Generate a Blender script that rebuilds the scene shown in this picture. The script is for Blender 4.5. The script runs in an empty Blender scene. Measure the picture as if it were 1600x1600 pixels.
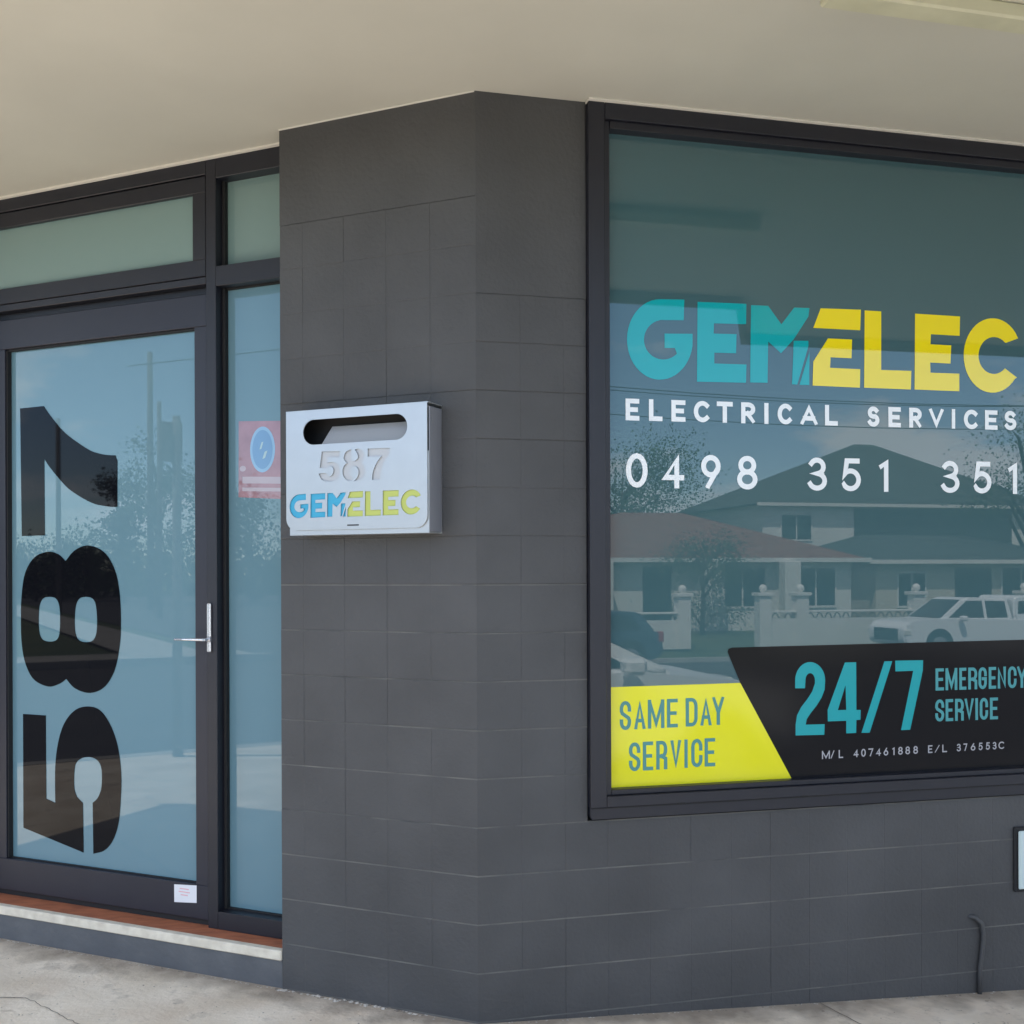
import bpy, bmesh, math, random
from mathutils import Vector, Matrix, noise
from mathutils.geometry import tessellate_polygon
R_ = math.radians
S = bpy.context.scene
COL = S.collection
TL, TR = R_(23.55), R_(13.75)
# ------------------------------------------------------------------ camera, world, sun, exposure
cam = bpy.data.objects.new('camera', bpy.data.cameras.new('camera'))
COL.objects.link(cam)
cam.location = (0.1176, -3.6332, 1.5)
cam.rotation_euler = (Matrix.Rotation(R_(90), 3, 'X') @ Matrix.Rotation(R_(-0.2), 3, 'Z')).to_euler()
cam.data.sensor_width = 36
cam.data.lens = 1700 / 1600 * 36
cam.data.shift_y = 98 / 1600
cam.data.clip_start = 0.05
cam.data.clip_end = 3000
S.camera = cam
S.render.resolution_x = S.render.resolution_y = 1024

SUN_EL, SUN_ROT = R_(58), R_(316)
W = bpy.data.worlds.new("World"); S.world = W; W.use_nodes = True
wn, wl = W.node_tree.nodes, W.node_tree.links
wn.clear()
wo = wn.new('ShaderNodeOutputWorld'); bg = wn.new('ShaderNodeBackground')
sky = wn.new('ShaderNodeTexSky'); sky.sky_type = 'NISHITA'; sky.sun_disc = False
sky.sun_elevation = SUN_EL; sky.sun_rotation = SUN_ROT
sky.air_density = 0.9; sky.dust_density = 0.05; sky.ozone_density = 3.0; sky.altitude = 600
tc = wn.new('ShaderNodeTexCoord'); mp = wn.new('ShaderNodeMapping')
mp.inputs['Scale'].default_value = (1.0, 1.0, 2.6)
mp.inputs['Location'].default_value = (5.3, 2.2, 0.0); mp.inputs['Rotation'].default_value = (0, 0, R_(4))
nz = wn.new('ShaderNodeTexNoise'); nz.inputs['Scale'].default_value = 3.4
nz.inputs['Detail'].default_value = 9; nz.inputs['Roughness'].default_value = 0.56
cr = wn.new('ShaderNodeValToRGB')
cr.color_ramp.elements[0].position = 0.52; cr.color_ramp.elements[0].color = (0, 0, 0, 1)
cr.color_ramp.elements[1].position = 0.60; cr.color_ramp.elements[1].color = (1, 1, 1, 1)
mx = wn.new('ShaderNodeMix'); mx.data_type = 'RGBA'
sx = wn.new('ShaderNodeSeparateXYZ'); wl.new(tc.outputs['Generated'], sx.inputs[0])
cb = wn.new('ShaderNodeMapRange'); cb.inputs['From Min'].default_value = 0.05; cb.inputs['From Max'].default_value = 0.36
cb.inputs['To Min'].default_value = 8.5; cb.inputs['To Max'].default_value = 4.6
wl.new(sx.outputs['Z'], cb.inputs['Value'])
cc = wn.new('ShaderNodeVectorMath'); cc.operation = 'SCALE'; cc.inputs[0].default_value = (0.95, 1.0, 1.08)
wl.new(cb.outputs[0], cc.inputs['Scale']); wl.new(cc.outputs[0], mx.inputs['B'])
wl.new(tc.outputs['Generated'], mp.inputs['Vector']); wl.new(mp.outputs[0], nz.inputs['Vector'])
el = wn.new('ShaderNodeMapRange'); el.inputs['From Min'].default_value = 0.24; el.inputs['From Max'].default_value = 0.62; el.inputs['To Max'].default_value = 0.14  # unseen overhead cloud cover, added to make the ambient light neutral
wl.new(sx.outputs['Z'], el.inputs['Value'])
ad = wn.new('ShaderNodeMath'); wl.new(nz.outputs['Fac'], ad.inputs[0]); wl.new(el.outputs[0], ad.inputs[1])
wl.new(ad.outputs[0], cr.inputs['Fac']); wl.new(cr.outputs['Color'], mx.inputs['Factor'])
wl.new(sky.outputs[0], mx.inputs['A']); wl.new(mx.outputs['Result'], bg.inputs['Color'])
bg.inputs['Strength'].default_value = 0.13
wl.new(bg.outputs[0], wo.inputs['Surface'])

sd = Vector((math.sin(SUN_ROT) * math.cos(SUN_EL), math.cos(SUN_ROT) * math.cos(SUN_EL), math.sin(SUN_EL)))
sun = bpy.data.objects.new('sun', bpy.data.lights.new('sun', 'SUN')); COL.objects.link(sun)
sun.data.energy = 3.4; sun.data.angle = R_(0.5); sun.data.color = (1.0, 0.95, 0.87)
sun.rotation_euler = sd.to_track_quat('Z', 'Y').to_euler(); sun.location = sd * 60

S.view_settings.view_transform = 'Standard'; S.view_settings.look = 'None'
S.view_settings.exposure = 1.50; S.view_settings.gamma = 1.0
S.render.engine = 'CYCLES'

# ------------------------------------------------------------------ helpers
def mat(name, col, rough=0.6, metal=0.0, ior=1.5, var=0.0, vscale=6.0, bump=0.0, bscale=40.0, spec=0.5, col2=None, detail=5, stretch=None):
    m = bpy.data.materials.new(name); m.use_nodes = True
    n, l = m.node_tree.nodes, m.node_tree.links
    b = n['Principled BSDF']
    b.inputs['Base Color'].default_value = (*col, 1); b.inputs['Roughness'].default_value = rough
    b.inputs['Metallic'].default_value = metal; b.inputs['IOR'].default_value = ior
    b.inputs['Specular IOR Level'].default_value = spec
    t = n.new('ShaderNodeTexCoord'); src = t.outputs['Object']
    if stretch:
        q = n.new('ShaderNodeMapping'); q.inputs['Scale'].default_value = stretch
        l.new(src, q.inputs['Vector']); src = q.outputs[0]
    if var or col2:
        z = n.new('ShaderNodeTexNoise'); z.inputs['Scale'].default_value = vscale; z.inputs['Detail'].default_value = detail
        l.new(src, z.inputs['Vector'])
        r = n.new('ShaderNodeMapRange'); r.inputs['From Min'].default_value = 0.3; r.inputs['From Max'].default_value = 0.7
        l.new(z.outputs['Fac'], r.inputs['Value'])
        x = n.new('ShaderNodeMix'); x.data_type = 'RGBA'
        c2 = col2 or tuple(min(1, c * (1 + var)) for c in col); c1 = col if col2 else tuple(c * (1 - var) for c in col)
        x.inputs['A'].default_value = (*c1, 1); x.inputs['B'].default_value = (*c2, 1)
        l.new(r.outputs[0], x.inputs['Factor']); l.new(x.outputs['Result'], b.inputs['Base Color'])
    if bump:
        z2 = n.new('ShaderNodeTexNoise'); z2.inputs['Scale'].default_value = bscale; z2.inputs['Detail'].default_value = 6
        l.new(src, z2.inputs['Vector'])
        bp = n.new('ShaderNodeBump'); bp.inputs['Strength'].default_value = bump; bp.inputs['Distance'].default_value = 0.004
        l.new(z2.outputs['Fac'], bp.inputs['Height']); l.new(bp.outputs[0], b.inputs['Normal'])
    return m

def frm(f):
    if f == 'L': return Matrix.Rotation(-TL, 4, 'Z')
    if f == 'R': return Matrix.Rotation(TR, 4, 'Z')
    return Matrix.Identity(4)

class MB:
    def __init__(s): s.bm = bmesh.new(); s.slot = 0
    def face(s, vs):
        f = s.bm.faces.new([s.bm.verts.new(v) for v in vs]); f.material_index = s.slot; return f
    def box(s, x0, x1, y0, y1, z0, z1, bev=0.0, M=None):
        t = bmesh.new()
        bmesh.ops.create_cube(t, size=1)
        for v in t.verts:
            v.co = Vector(((x0 + x1) / 2 + v.co.x * (x1 - x0), (y0 + y1) / 2 + v.co.y * (y1 - y0), (z0 + z1) / 2 + v.co.z * (z1 - z0)))
        if bev: bmesh.ops.bevel(t, geom=t.edges[:], offset=bev, segments=1, affect='EDGES')
        s.merge(t, M)
    def merge(s, t, M=None):
        vm = {}
        for v in t.verts: vm[v] = s.bm.verts.new(M @ v.co if M else v.co)
        for f in t.faces:
            try:
                g = s.bm.faces.new([vm[v] for v in f.verts]); g.material_index = s.slot; g.smooth = f.smooth
            except ValueError: pass
        t.free()
    def prism(s, pts, z0, z1):
        b = [s.bm.verts.new((p[0], p[1], z0)) for p in pts]; t = [s.bm.verts.new((p[0], p[1], z1)) for p in pts]
        n = len(pts)
        for i in range(n): s.bm.faces.new([b[i], b[(i + 1) % n], t[(i + 1) % n], t[i]]).material_index = s.slot
        s.bm.faces.new(b[::-1]).material_index = s.slot; s.bm.faces.new(t).material_index = s.slot
    def flat(s, loops, y, yb=None):
        """polygon(s) in x,z at depth y (outer loop first, then holes); yb: also side walls back to yb"""
        L3 = [[Vector((p[0], p[1], 0)) for p in lp] for lp in loops]
        tr = tessellate_polygon(L3); allp = [p for lp in loops for p in lp]
        vs = [s.bm.verts.new((p[0], y, p[1])) for p in allp]
        for a, b, c in tr:
            pa, pb, pc = allp[a], allp[b], allp[c]
            if (pb[0] - pa[0]) * (pc[1] - pa[1]) - (pb[1] - pa[1]) * (pc[0] - pa[0]) < 0: a, c = c, a
            try: s.bm.faces.new([vs[a], vs[b], vs[c]]).material_index = s.slot
            except ValueError: pass
        if yb is not None:
            k = 0
            for lp in loops:
                n = len(lp); bk = [s.bm.verts.new((p[0], yb, p[1])) for p in lp]
                for i in range(n):
                    j = (i + 1) % n
                    s.bm.faces.new([vs[k + i], vs[k + j], bk[j], bk[i]]).material_index = s.slot
                k += n
    def tube(s, pts, r, seg=10, caps=True, smooth=True):
        pts = [Vector(p) for p in pts]; rs = r if isinstance(r, (list, tuple)) else [r] * len(pts)
        rings = []
        for i, p in enumerate(pts):
            d = (pts[min(i + 1, len(pts) - 1)] - pts[max(i - 1, 0)]).normalized()
            a = d.cross(Vector((0, 0, 1)) if abs(d.z) < 0.9 else Vector((1, 0, 0))).normalized(); b = d.cross(a)
            rings.append([s.bm.verts.new(p + (a * math.cos(2 * math.pi * k / seg) + b * math.sin(2 * math.pi * k / seg)) * rs[i]) for k in range(seg)])
        for i in range(len(rings) - 1):
            for k in range(seg):
                f = s.bm.faces.new([rings[i][k], rings[i][(k + 1) % seg], rings[i + 1][(k + 1) % seg], rings[i + 1][k]]); f.smooth = smooth; f.material_index = s.slot
        if caps:
            s.bm.faces.new(rings[0][::-1]).material_index = s.slot; s.bm.faces.new(rings[-1]).material_index = s.slot
    def ball(s, c, r, sx=1, sy=1, sz=1, sub=2):
        t = bmesh.new(); bmesh.ops.create_icosphere(t, subdivisions=sub, radius=r)
        for v in t.verts: v.co = Vector((c[0] + v.co.x * sx, c[1] + v.co.y * sy, c[2] + v.co.z * sz))
        for f in t.faces: f.smooth = True
        s.merge(t)

def obj(name, mb, m, parent=None, frame=None, base=None, fixn=True, xf=None):
    me = bpy.data.meshes.new(name)
    if fixn: bmesh.ops.recalc_face_normals(mb.bm, faces=mb.bm.faces[:])
    T = xf if xf is not None else frm(frame)
    mb.bm.transform(T)
    root = parent
    while root is not None and root.parent is not None: root = root.parent
    org = root.location.copy() if root is not None else (Vector(base) if base else Vector((0, 0, 0)))
    mb.bm.transform(Matrix.Translation(-org))
    mb.bm.to_mesh(me); mb.bm.free()
    for x in (m if isinstance(m, (list, tuple)) else [m]): me.materials.append(x)
    o = bpy.data.objects.new(name, me); COL.objects.link(o)
    if parent is not None: o.parent = parent
    else: o.location = org
    return o

def thing(name, label, cat, loc=(0, 0, 0), group=None, frame=None):
    o = bpy.data.objects.new(name, None); COL.objects.link(o)
    o.location = frm(frame) @ Vector(loc); o.empty_display_size = 0.2
    o['label'] = label; o['category'] = cat
    if group: o['group'] = group
    return o
def tag(o, label, cat, group=None):
    o['label'] = label; o['category'] = cat
    if group: o['group'] = group
    return o
def struct(name, mb, m, frame=None):
    o = obj(name, mb, m, None, frame); o['kind'] = 'structure'; return o

def smooth_loop(pts, n=6):
    """Catmull-Rom through the points, breaking at those flagged as corners"""
    N = len(pts); out = []
    for i in range(N):
        p0, p1, p2, p3 = pts[(i - 1) % N], pts[i], pts[(i + 1) % N], pts[(i + 2) % N]
        c1, c2 = len(p1) > 2, len(p2) > 2
        out.append((p1[0], p1[1]))
        if c1 and c2: continue
        if c1: p0 = p1
        if c2: p3 = p2
        for k in range(1, n):
            t = k / n
            out.append(tuple(0.5 * ((2 * p1[a]) + (-p0[a] + p2[a]) * t + (2 * p0[a] - 5 * p1[a] + 4 * p2[a] - p3[a]) * t * t + (-p0[a] + 3 * p1[a] - 3 * p2[a] + p3[a]) * t ** 3) for a in (0, 1)))
    return out

def fillet(poly, r, n=3):
    out = []
    for i, p in enumerate(poly):
        p = Vector(p); a = Vector(poly[i - 1]) - p; b = Vector(poly[(i + 1) % len(poly)]) - p
        d = min(r, a.length * .4, b.length * .4); A = p + a.normalized() * d; B = p + b.normalized() * d
        for k in range(n + 1):
            t = k / n; q = A * (1 - t) ** 2 + p * 2 * t * (1 - t) + B * t * t; out.append((q.x, q.y))
    return out
# ---------------- stroke lettering
def ea(cx, cy, rx, ry, a0, a1, n=10):
    return [(cx + rx * math.cos(R_(a0 + (a1 - a0) * i / n)), cy + ry * math.sin(R_(a0 + (a1 - a0) * i / n))) for i in range(n + 1)]
def glyph(ch, k, cond):
    h = min(k, 0.25)
    def full(): return ea(.5, 1 - k, .5, k, 0, 180) + ea(.5, k, .5, k, 180, 360)
    if ch == 'I': return [([(.5, 0), (.5, 1)], 0)]
    if ch == 'L': return [([(0, 1), (0, 0), (1, 0)], 0)]
    if ch == 'E': return [([(1, 1), (0, 1), (0, 0), (1, 0)], 0), ([(0, .5), (.85, .5)], 0)]
    if ch == 'T': return [([(0, 1), (1, 1)], 0), ([(.5, 1), (.5, 0)], 0)]
    if ch == 'M': return [([(0, 0), (0, 1)], 0), ([(1, 0), (1, 1)], 0), ([(0, 1), (.5, .08), (1, 1)], 0)]
    if ch == 'N': return [([(0, 0), (0, 1), (1, 0), (1, 1)], 0)]
    if ch == 'V': return [([(0, 1), (.5, 0), (1, 1)], 0)]
    if ch == 'Y': return [([(0, 1), (.5, .42), (1, 1)], 0), ([(.5, .42), (.5, 0)], 0)]
    if ch == 'A': return [([(0, 0), (.5, 1), (1, 0)], 0), ([(.2, .27), (.8, .27)], 0)]
    if ch == '/': return [([(0, 0), (1, 1)], 0)]
    if ch == 'D': return [([(0, 0), (0, 1), (.5, 1)] + ea(.5, 1 - k, .5, k, 90, 0) + ea(.5, k, .5, k, 0, -90) + [(0, 0)], 0)]
    if ch == 'C':
        if cond: return [([(1, .66)] + ea(.5, 1 - k, .5, k, 0, 180) + ea(.5, k, .5, k, 180, 360) + [(1, .34)], 0)]
        return [(ea(.56, .5, .56, .5, 48, 312, 24), 0)]
    if ch == 'G': return [([(1, .68)] + ea(.5, 1 - k, .5, k, 0, 180) + ea(.5, k, .5, k, 180, 360) + [(1, .47), (.55, .47)], 0)]
    if ch == 'R':
        b = [(0, 0), (0, 1), (.5, 1)] + ea(.5, 1 - h, .5, h, 90, 0) + ea(.5, .46 + h, .5, h, 0, -90) + [(0, .46)]
        return [(b, 0), (([(.5, .46), (1, .36), (1, 0)] if cond else [(.45, .46), (1, 0)]), 0)]
    if ch == 'S':
        if cond: return [([(1, .72)] + ea(.5, 1 - h, .5, h, 0, 180) + [(0, .68), (.12, .58), (.88, .4), (1, .3)] + ea(.5, h, .5, h, 0, -180) + [(0, .28)], 0)]
        return [(ea(.5, .75, .44, .25, 35, 235, 14) + [(.5, .5)] + ea(.5, .27, .5, .27, 60, -150, 16), 0)]
    if ch in '0O': return [(full(), 1)]
    if ch == '1': return [([(0, .84), (1, 1), (1, 0)], 0)]
    if ch == '3': return [(ea(.5, .76, .42, .24, 150, -90, 14) + ea(.5, .26, .5, .26, 90, -155, 16), 0)]
    if ch == '2': return [(ea(.5, .74, .48, .26, 170, -30, 12) + [(0, 0), (1, 0)], 0)]
    if ch == '4': return [([(.72, 0), (.72, 1), (0, .28), (1, .28)], 0)]
    if ch == '5': return [([(.92, 1), (.2, 1), (.1, .56)] + ea(.45, .32, .55, .32, 125, -150, 18), 0)]
    if ch == '6': return [(ea(.5, .3, .5, .3, 0, 360, 22)[:-1], 1), ([(.68, 1), (.08, .42)], 0)]
    if ch == '9': return [(ea(.5, .7, .5, .3, 0, 360, 22)[:-1], 1), ([(.32, 0), (.92, .58)], 0)]
    if ch == '7': return [([(0, 1), (1, 1), (.35, 0)], 0)]
    if ch == '8': return [(ea(.5, .76, .42, .24, 0, 360, 20)[:-1], 1), (ea(.5, .265, .5, .265, 0, 360, 22)[:-1], 1)]
    return []
def letters(mb, items, z0, z1, t, y, cond=False, zend=None):
    n = 0
    U0, U1 = items[0][1], items[-1][2]
    for ch, a, b in items:
        f = ((a + b) / 2 - U0) / (U1 - U0)
        q0, q1 = (z0, z1) if zend is None else (z0 + (zend[0] - z0) * f, z1 + (zend[1] - z1) * f)
        w, h = b - a, q1 - q0; tt = min(t, w * .96)
        k = min(.5, .5 * w / h * 1.15) if cond else .5
        for st, closed in glyph(ch, k, cond):
            P = [Vector((tt / 2 + p[0] * (w - tt), tt / 2 + p[1] * (h - tt), 0)) for p in st]
            Q = [P[0]]
            for p in P[1:]:
                if (p - Q[-1]).length > 1e-5: Q.append(p)
            P = Q
            if closed and (P[0] - P[-1]).length < 1e-5: P.pop()
            if not closed:
                P[0] = P[0] + (P[0] - P[1]).normalized() * tt / 2; P[-1] = P[-1] + (P[-1] - P[-2]).normalized() * tt / 2
            N = len(P); Ls, Rs = [], []
            for i in range(N):
                d1 = (P[i] - P[i - 1]) if (i > 0 or closed) else None
                d2 = (P[(i + 1) % N] - P[i]) if (i < N - 1 or closed) else None
                d1 = d1.normalized() if d1 else d2.normalized(); d2 = d2.normalized() if d2 else d1
                n1 = Vector((-d1.y, d1.x, 0)); n2 = Vector((-d2.y, d2.x, 0)); m = (n1 + n2)
                m = m.normalized() if m.length > 1e-4 else n1
                s = tt / 2 / max(.3, m.dot(n1))
                Ls.append(P[i] + m * s); Rs.append(P[i] - m * s)
            yy = y - n * 0.00006; n = (n + 1) % 6
            cl = lambda v: (a + min(max(v.x, 0), w), yy, q0 + min(max(v.y, 0), h))
            for i in range(N if closed else N - 1):
                j = (i + 1) % N
                mb.face([(p[0], p[1] - (i % 4) * 5e-5, p[2]) for p in (cl(Rs[i]), cl(Rs[j]), cl(Ls[j]), cl(Ls[i]))])
# ---------------- measured outlines (metres along the wall, height)
LOGO_T= [[(0.7573, 2.4687), (0.7545, 2.3954), (0.6652, 2.3917), (0.6651, 2.3911), (0.6532, 2.3874), (0.6421, 2.3819), (0.6319, 2.3747), (0.6232, 2.366), (0.6159, 2.3561), (0.6105, 2.3453), (0.607, 2.3338), (0.6056, 2.322), (0.6062, 2.3103), (0.6088, 2.2989), (0.6135, 2.2882), (0.62, 2.2785), (0.6281, 2.2702), (0.6377, 2.2633), (0.6485, 2.2582), (0.6601, 2.2549), (0.6722, 2.2537), (0.6845, 2.2544), (0.6966, 2.2572), (0.7082, 2.2618), (0.7188, 2.2683), (0.7283, 2.2764), (0.7208, 2.2961), (0.6822, 2.2943), (0.6823, 2.3453), (0.7878, 2.3495), (0.7875, 2.3061), (0.7837, 2.2879), (0.7779, 2.2704), (0.7702, 2.2538), (0.7608, 2.2383), (0.7497, 2.2244), (0.7372, 2.2121), (0.7235, 2.2017), (0.7088, 2.1934), (0.6934, 2.1874), (0.6776, 2.1836), (0.6616, 2.1822), (0.6457, 2.1832), (0.6301, 2.1866), (0.6152, 2.1922), (0.6011, 2.2001), (0.5881, 2.21), (0.5764, 2.2217), (0.5662, 2.2352), (0.5577, 2.2502), (0.551, 2.2663), (0.5462, 2.2834), (0.5434, 2.3012), (0.5426, 2.3193), (0.5439, 2.3376), (0.5472, 2.3555), (0.5525, 2.373), (0.5596, 2.3896), (0.5686, 2.4052), (0.5791, 2.4194), (0.5911, 2.432), (0.6044, 2.4428), (0.6187, 2.4517), (0.6339, 2.4583), (0.6495, 2.4628), (0.6655, 2.4649)], [(0.8073, 2.4636), (0.9952, 2.4671), (0.9939, 2.3937), (0.87, 2.3907), (0.8684, 2.3545), (0.9564, 2.3564), (0.9546, 2.288), (0.8707, 2.2865), (0.8705, 2.2481), (0.9944, 2.2496), (0.9926, 2.1843), (0.8038, 2.1808)], [(1.0132, 2.4633), (1.0804, 2.4647), (1.1322, 2.4008), (1.1833, 2.4642), (1.2445, 2.4656), (1.2402, 2.4351), (1.1808, 2.3483), (1.1303, 2.2959), (1.0799, 2.3364), (1.0768, 2.1875), (1.0086, 2.1859)], [(1.1808, 2.3436), (1.2398, 2.3464), (1.2397, 2.3272), (1.1943, 2.1854), (1.1733, 2.1855)], [(1.2439, 2.3082), (1.2424, 2.1853), (1.2033, 2.1848)]]
LOGO_Y= [[(1.2897, 2.4672), (1.4533, 2.471), (1.4501, 2.3951), (1.2595, 2.3943)], [(1.3187, 2.3589), (1.4167, 2.3595), (1.4141, 2.2905), (1.3286, 2.2903), (1.3267, 2.2519), (1.4496, 2.2519), (1.4482, 2.1838), (1.2559, 2.1842), (1.259, 2.272)], [(1.4689, 2.4693), (1.5372, 2.4694), (1.5363, 2.2529), (1.6623, 2.2544), (1.6602, 2.185), (1.4654, 2.1845)], [(1.6791, 2.4687), (1.871, 2.4685), (1.8689, 2.395), (1.7459, 2.3952), (1.7439, 2.3574), (1.8326, 2.3573), (1.8293, 2.2887), (1.7425, 2.2892), (1.7435, 2.251), (1.8671, 2.2523), (1.8669, 2.1858), (1.6756, 2.1855)], [(2.1253, 2.3978), (2.0706, 2.3781), (2.0662, 2.3797), (2.0568, 2.3874), (2.0461, 2.3931), (2.0345, 2.3967), (2.0224, 2.398), (2.0101, 2.3971), (1.9982, 2.3938), (1.9869, 2.3884), (1.9766, 2.381), (1.9677, 2.3719), (1.9604, 2.3613), (1.9551, 2.3497), (1.9518, 2.3373), (1.9506, 2.3247), (1.9517, 2.3121), (1.9549, 2.3), (1.9602, 2.2888), (1.9673, 2.2789), (1.9762, 2.2706), (1.9864, 2.2641), (1.9976, 2.2597), (2.0096, 2.2575), (2.0218, 2.2576), (2.0339, 2.26), (2.0456, 2.2647), (2.0563, 2.2714), (2.0658, 2.2799), (2.0672, 2.2802), (2.1197, 2.2475), (2.1119, 2.2441), (2.1, 2.2291), (2.0865, 2.216), (2.0717, 2.205), (2.0557, 2.1963), (2.0389, 2.1901), (2.0216, 2.1866), (2.0042, 2.1857), (1.9869, 2.1875), (1.9702, 2.1919), (1.9543, 2.1989), (1.9395, 2.2083), (1.9261, 2.2199), (1.9143, 2.2336), (1.9043, 2.2489), (1.8964, 2.2658), (1.8907, 2.2838), (1.8873, 2.3025), (1.8862, 2.3218), (1.8874, 2.3411), (1.891, 2.3602), (1.8969, 2.3787), (1.9049, 2.3963), (1.915, 2.4126), (1.9269, 2.4272), (1.9404, 2.4401), (1.9553, 2.4508), (1.9713, 2.4592), (1.9881, 2.4651), (2.0053, 2.4684), (2.0227, 2.4691), (2.04, 2.4671), (2.0567, 2.4624), (2.0727, 2.4552), (2.0875, 2.4455), (2.1009, 2.4336), (2.1126, 2.4196)]]
TAG = [('E', 0.5367, 0.5874), ('L', 0.6231, 0.6732), ('E', 0.7068, 0.7598), ('C', 0.7914, 0.8523), ('T', 0.8793, 0.9409), ('R', 0.9732, 1.028), ('I', 1.0631, 1.0807), ('C', 1.116, 1.1744), ('A', 1.205, 1.2769), ('L', 1.3053, 1.3571), ('S', 1.4777, 1.528), ('E', 1.5653, 1.6175), ('R', 1.6527, 1.7052), ('V', 1.735, 1.8006), ('I', 1.8336, 1.8487), ('C', 1.886, 1.9472), ('E', 1.9779, 2.0326), ('S', 2.0623, 2.1161)]
PHONE = [('0', 0.5372, 0.6176), ('4', 0.6689, 0.7543), ('9', 0.8186, 0.8933), ('8', 0.9566, 1.036), ('3', 1.2324, 1.3123), ('5', 1.372, 1.4506), ('1', 1.5246, 1.5645), ('3', 1.7847, 1.8658), ('5', 1.9268, 2.0051), ('1', 2.077, 2.1181)]
SAME = [('S', 0.511, 0.553), ('A', 0.5637, 0.6067), ('M', 0.6149, 0.6762), ('E', 0.6861, 0.7268), ('D', 0.7566, 0.8017), ('A', 0.8117, 0.8554), ('Y', 0.8571, 0.9044)]
SERV = [('S', 0.5444, 0.5866), ('E', 0.5957, 0.634), ('R', 0.6455, 0.6866), ('V', 0.6981, 0.7395), ('I', 0.7511, 0.7638), ('C', 0.7771, 0.8196), ('E', 0.828, 0.8683)]
N4= [[(1.3819, 1.174), (1.4282, 1.174), (1.4283, 0.9988), (1.446, 0.9982), (1.4451, 0.962), (1.4281, 0.9616), (1.4272, 0.9143), (1.3865, 0.9142), (1.3867, 0.9604), (1.3119, 0.9607), (1.3114, 1.0027)], [(1.3842, 1.0913), (1.3869, 1.0002), (1.3524, 1.0006)]]
NS= [(1.5448, 1.1747), (1.5774, 1.1747), (1.4828, 0.9132), (1.4487, 0.9135)]
N7= [(1.5897, 1.1761), (1.7071, 1.1753), (1.7057, 1.1375), (1.6516, 0.9178), (1.613, 0.9175), (1.6653, 1.1367), (1.5907, 1.1362)]
N2= [(1.1814, 1.0852), (1.1815, 1.1136), (1.1824, 1.1251), (1.1852, 1.1362), (1.1896, 1.1467), (1.1956, 1.156), (1.203, 1.1641), (1.2116, 1.1706), (1.2211, 1.1753), (1.2312, 1.1781), (1.2416, 1.1788), (1.2521, 1.1776), (1.2622, 1.1743), (1.2717, 1.1692), (1.2803, 1.1623), (1.2877, 1.1538), (1.2938, 1.1441), (1.2982, 1.1334), (1.3009, 1.122), (1.3017, 1.1104), (1.2994, 1.0769), (1.2863, 1.0471), (1.2676, 1.0208), (1.2417, 0.9916), (1.2268, 0.972), (1.2231, 0.9521), (1.2989, 0.9511), (1.2976, 0.9125), (1.1825, 0.9143), (1.1827, 0.9536), (1.1883, 0.9867), (1.2049, 1.0162), (1.229, 1.0438), (1.2494, 1.0716), (1.2606, 1.1014), (1.2606, 1.1115), (1.2597, 1.1198), (1.257, 1.1273), (1.2528, 1.1333), (1.2474, 1.1373), (1.2415, 1.1387), (1.2356, 1.1376), (1.2302, 1.1339), (1.2259, 1.1281), (1.2232, 1.1207), (1.2222, 1.1125), (1.2206, 1.0841)]
EMER = [('E', 1.7597, 1.7953), ('M', 1.8022, 1.853), ('E', 1.8613, 1.8918), ('R', 1.9001, 1.939), ('G', 1.9446, 1.9809), ('E', 1.9893, 2.0216), ('N', 2.0286, 2.0653), ('C', 2.0738, 2.1121), ('Y', 2.1135, 2.1577)]
SERV2 = [('S', 1.7579, 1.7962), ('E', 1.8022, 1.8346), ('R', 1.8429, 1.8802), ('V', 1.883, 1.9246), ('I', 1.9301, 1.9427), ('C', 1.9497, 1.986), ('E', 1.9944, 2.0295)]
LIC = [('M', 1.2877, 1.3197), ('/', 1.3224, 1.3384), ('L', 1.3556, 1.3733), ('4', 1.4148, 1.4365), ('0', 1.4473, 1.4663), ('7', 1.4772, 1.4979), ('4', 1.5072, 1.5291), ('6', 1.5401, 1.5593), ('1', 1.5758, 1.5857), ('8', 1.6006, 1.62), ('8', 1.631, 1.6505), ('8', 1.6644, 1.6839), ('E', 1.727, 1.7455), ('/', 1.755, 1.7764), ('L', 1.7877, 1.8075), ('3', 1.8489, 1.8671), ('7', 1.8786, 1.8957), ('6', 1.91, 1.9301), ('5', 1.9444, 1.9617), ('5', 1.9761, 1.9935), ('3', 2.005, 2.0224), ('C', 2.0311, 2.0573)]
LICZ = (0.8242, 0.854)
D7= [(-2.233, 2.2197, 1), (-2.0966, 2.2211, 1), (-2.0614, 2.1802), (-2.0148, 2.1336), (-1.9801, 2.1032), (-1.9341, 2.0725), (-1.8488, 2.0249), (-1.7981, 2.0074), (-1.7479, 1.9977), (-1.7036, 1.9943, 1), (-1.6938, 1.9705, 1), (-1.6947, 1.7836, 1), (-1.7212, 1.7835), (-1.7656, 1.789), (-1.8216, 1.8), (-1.8894, 1.828), (-1.9638, 1.8695), (-2.0217, 1.9196), (-2.0683, 1.9654), (-2.0947, 1.9973, 1), (-2.0933, 1.6737, 1), (-2.2259, 1.673, 1)]
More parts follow.
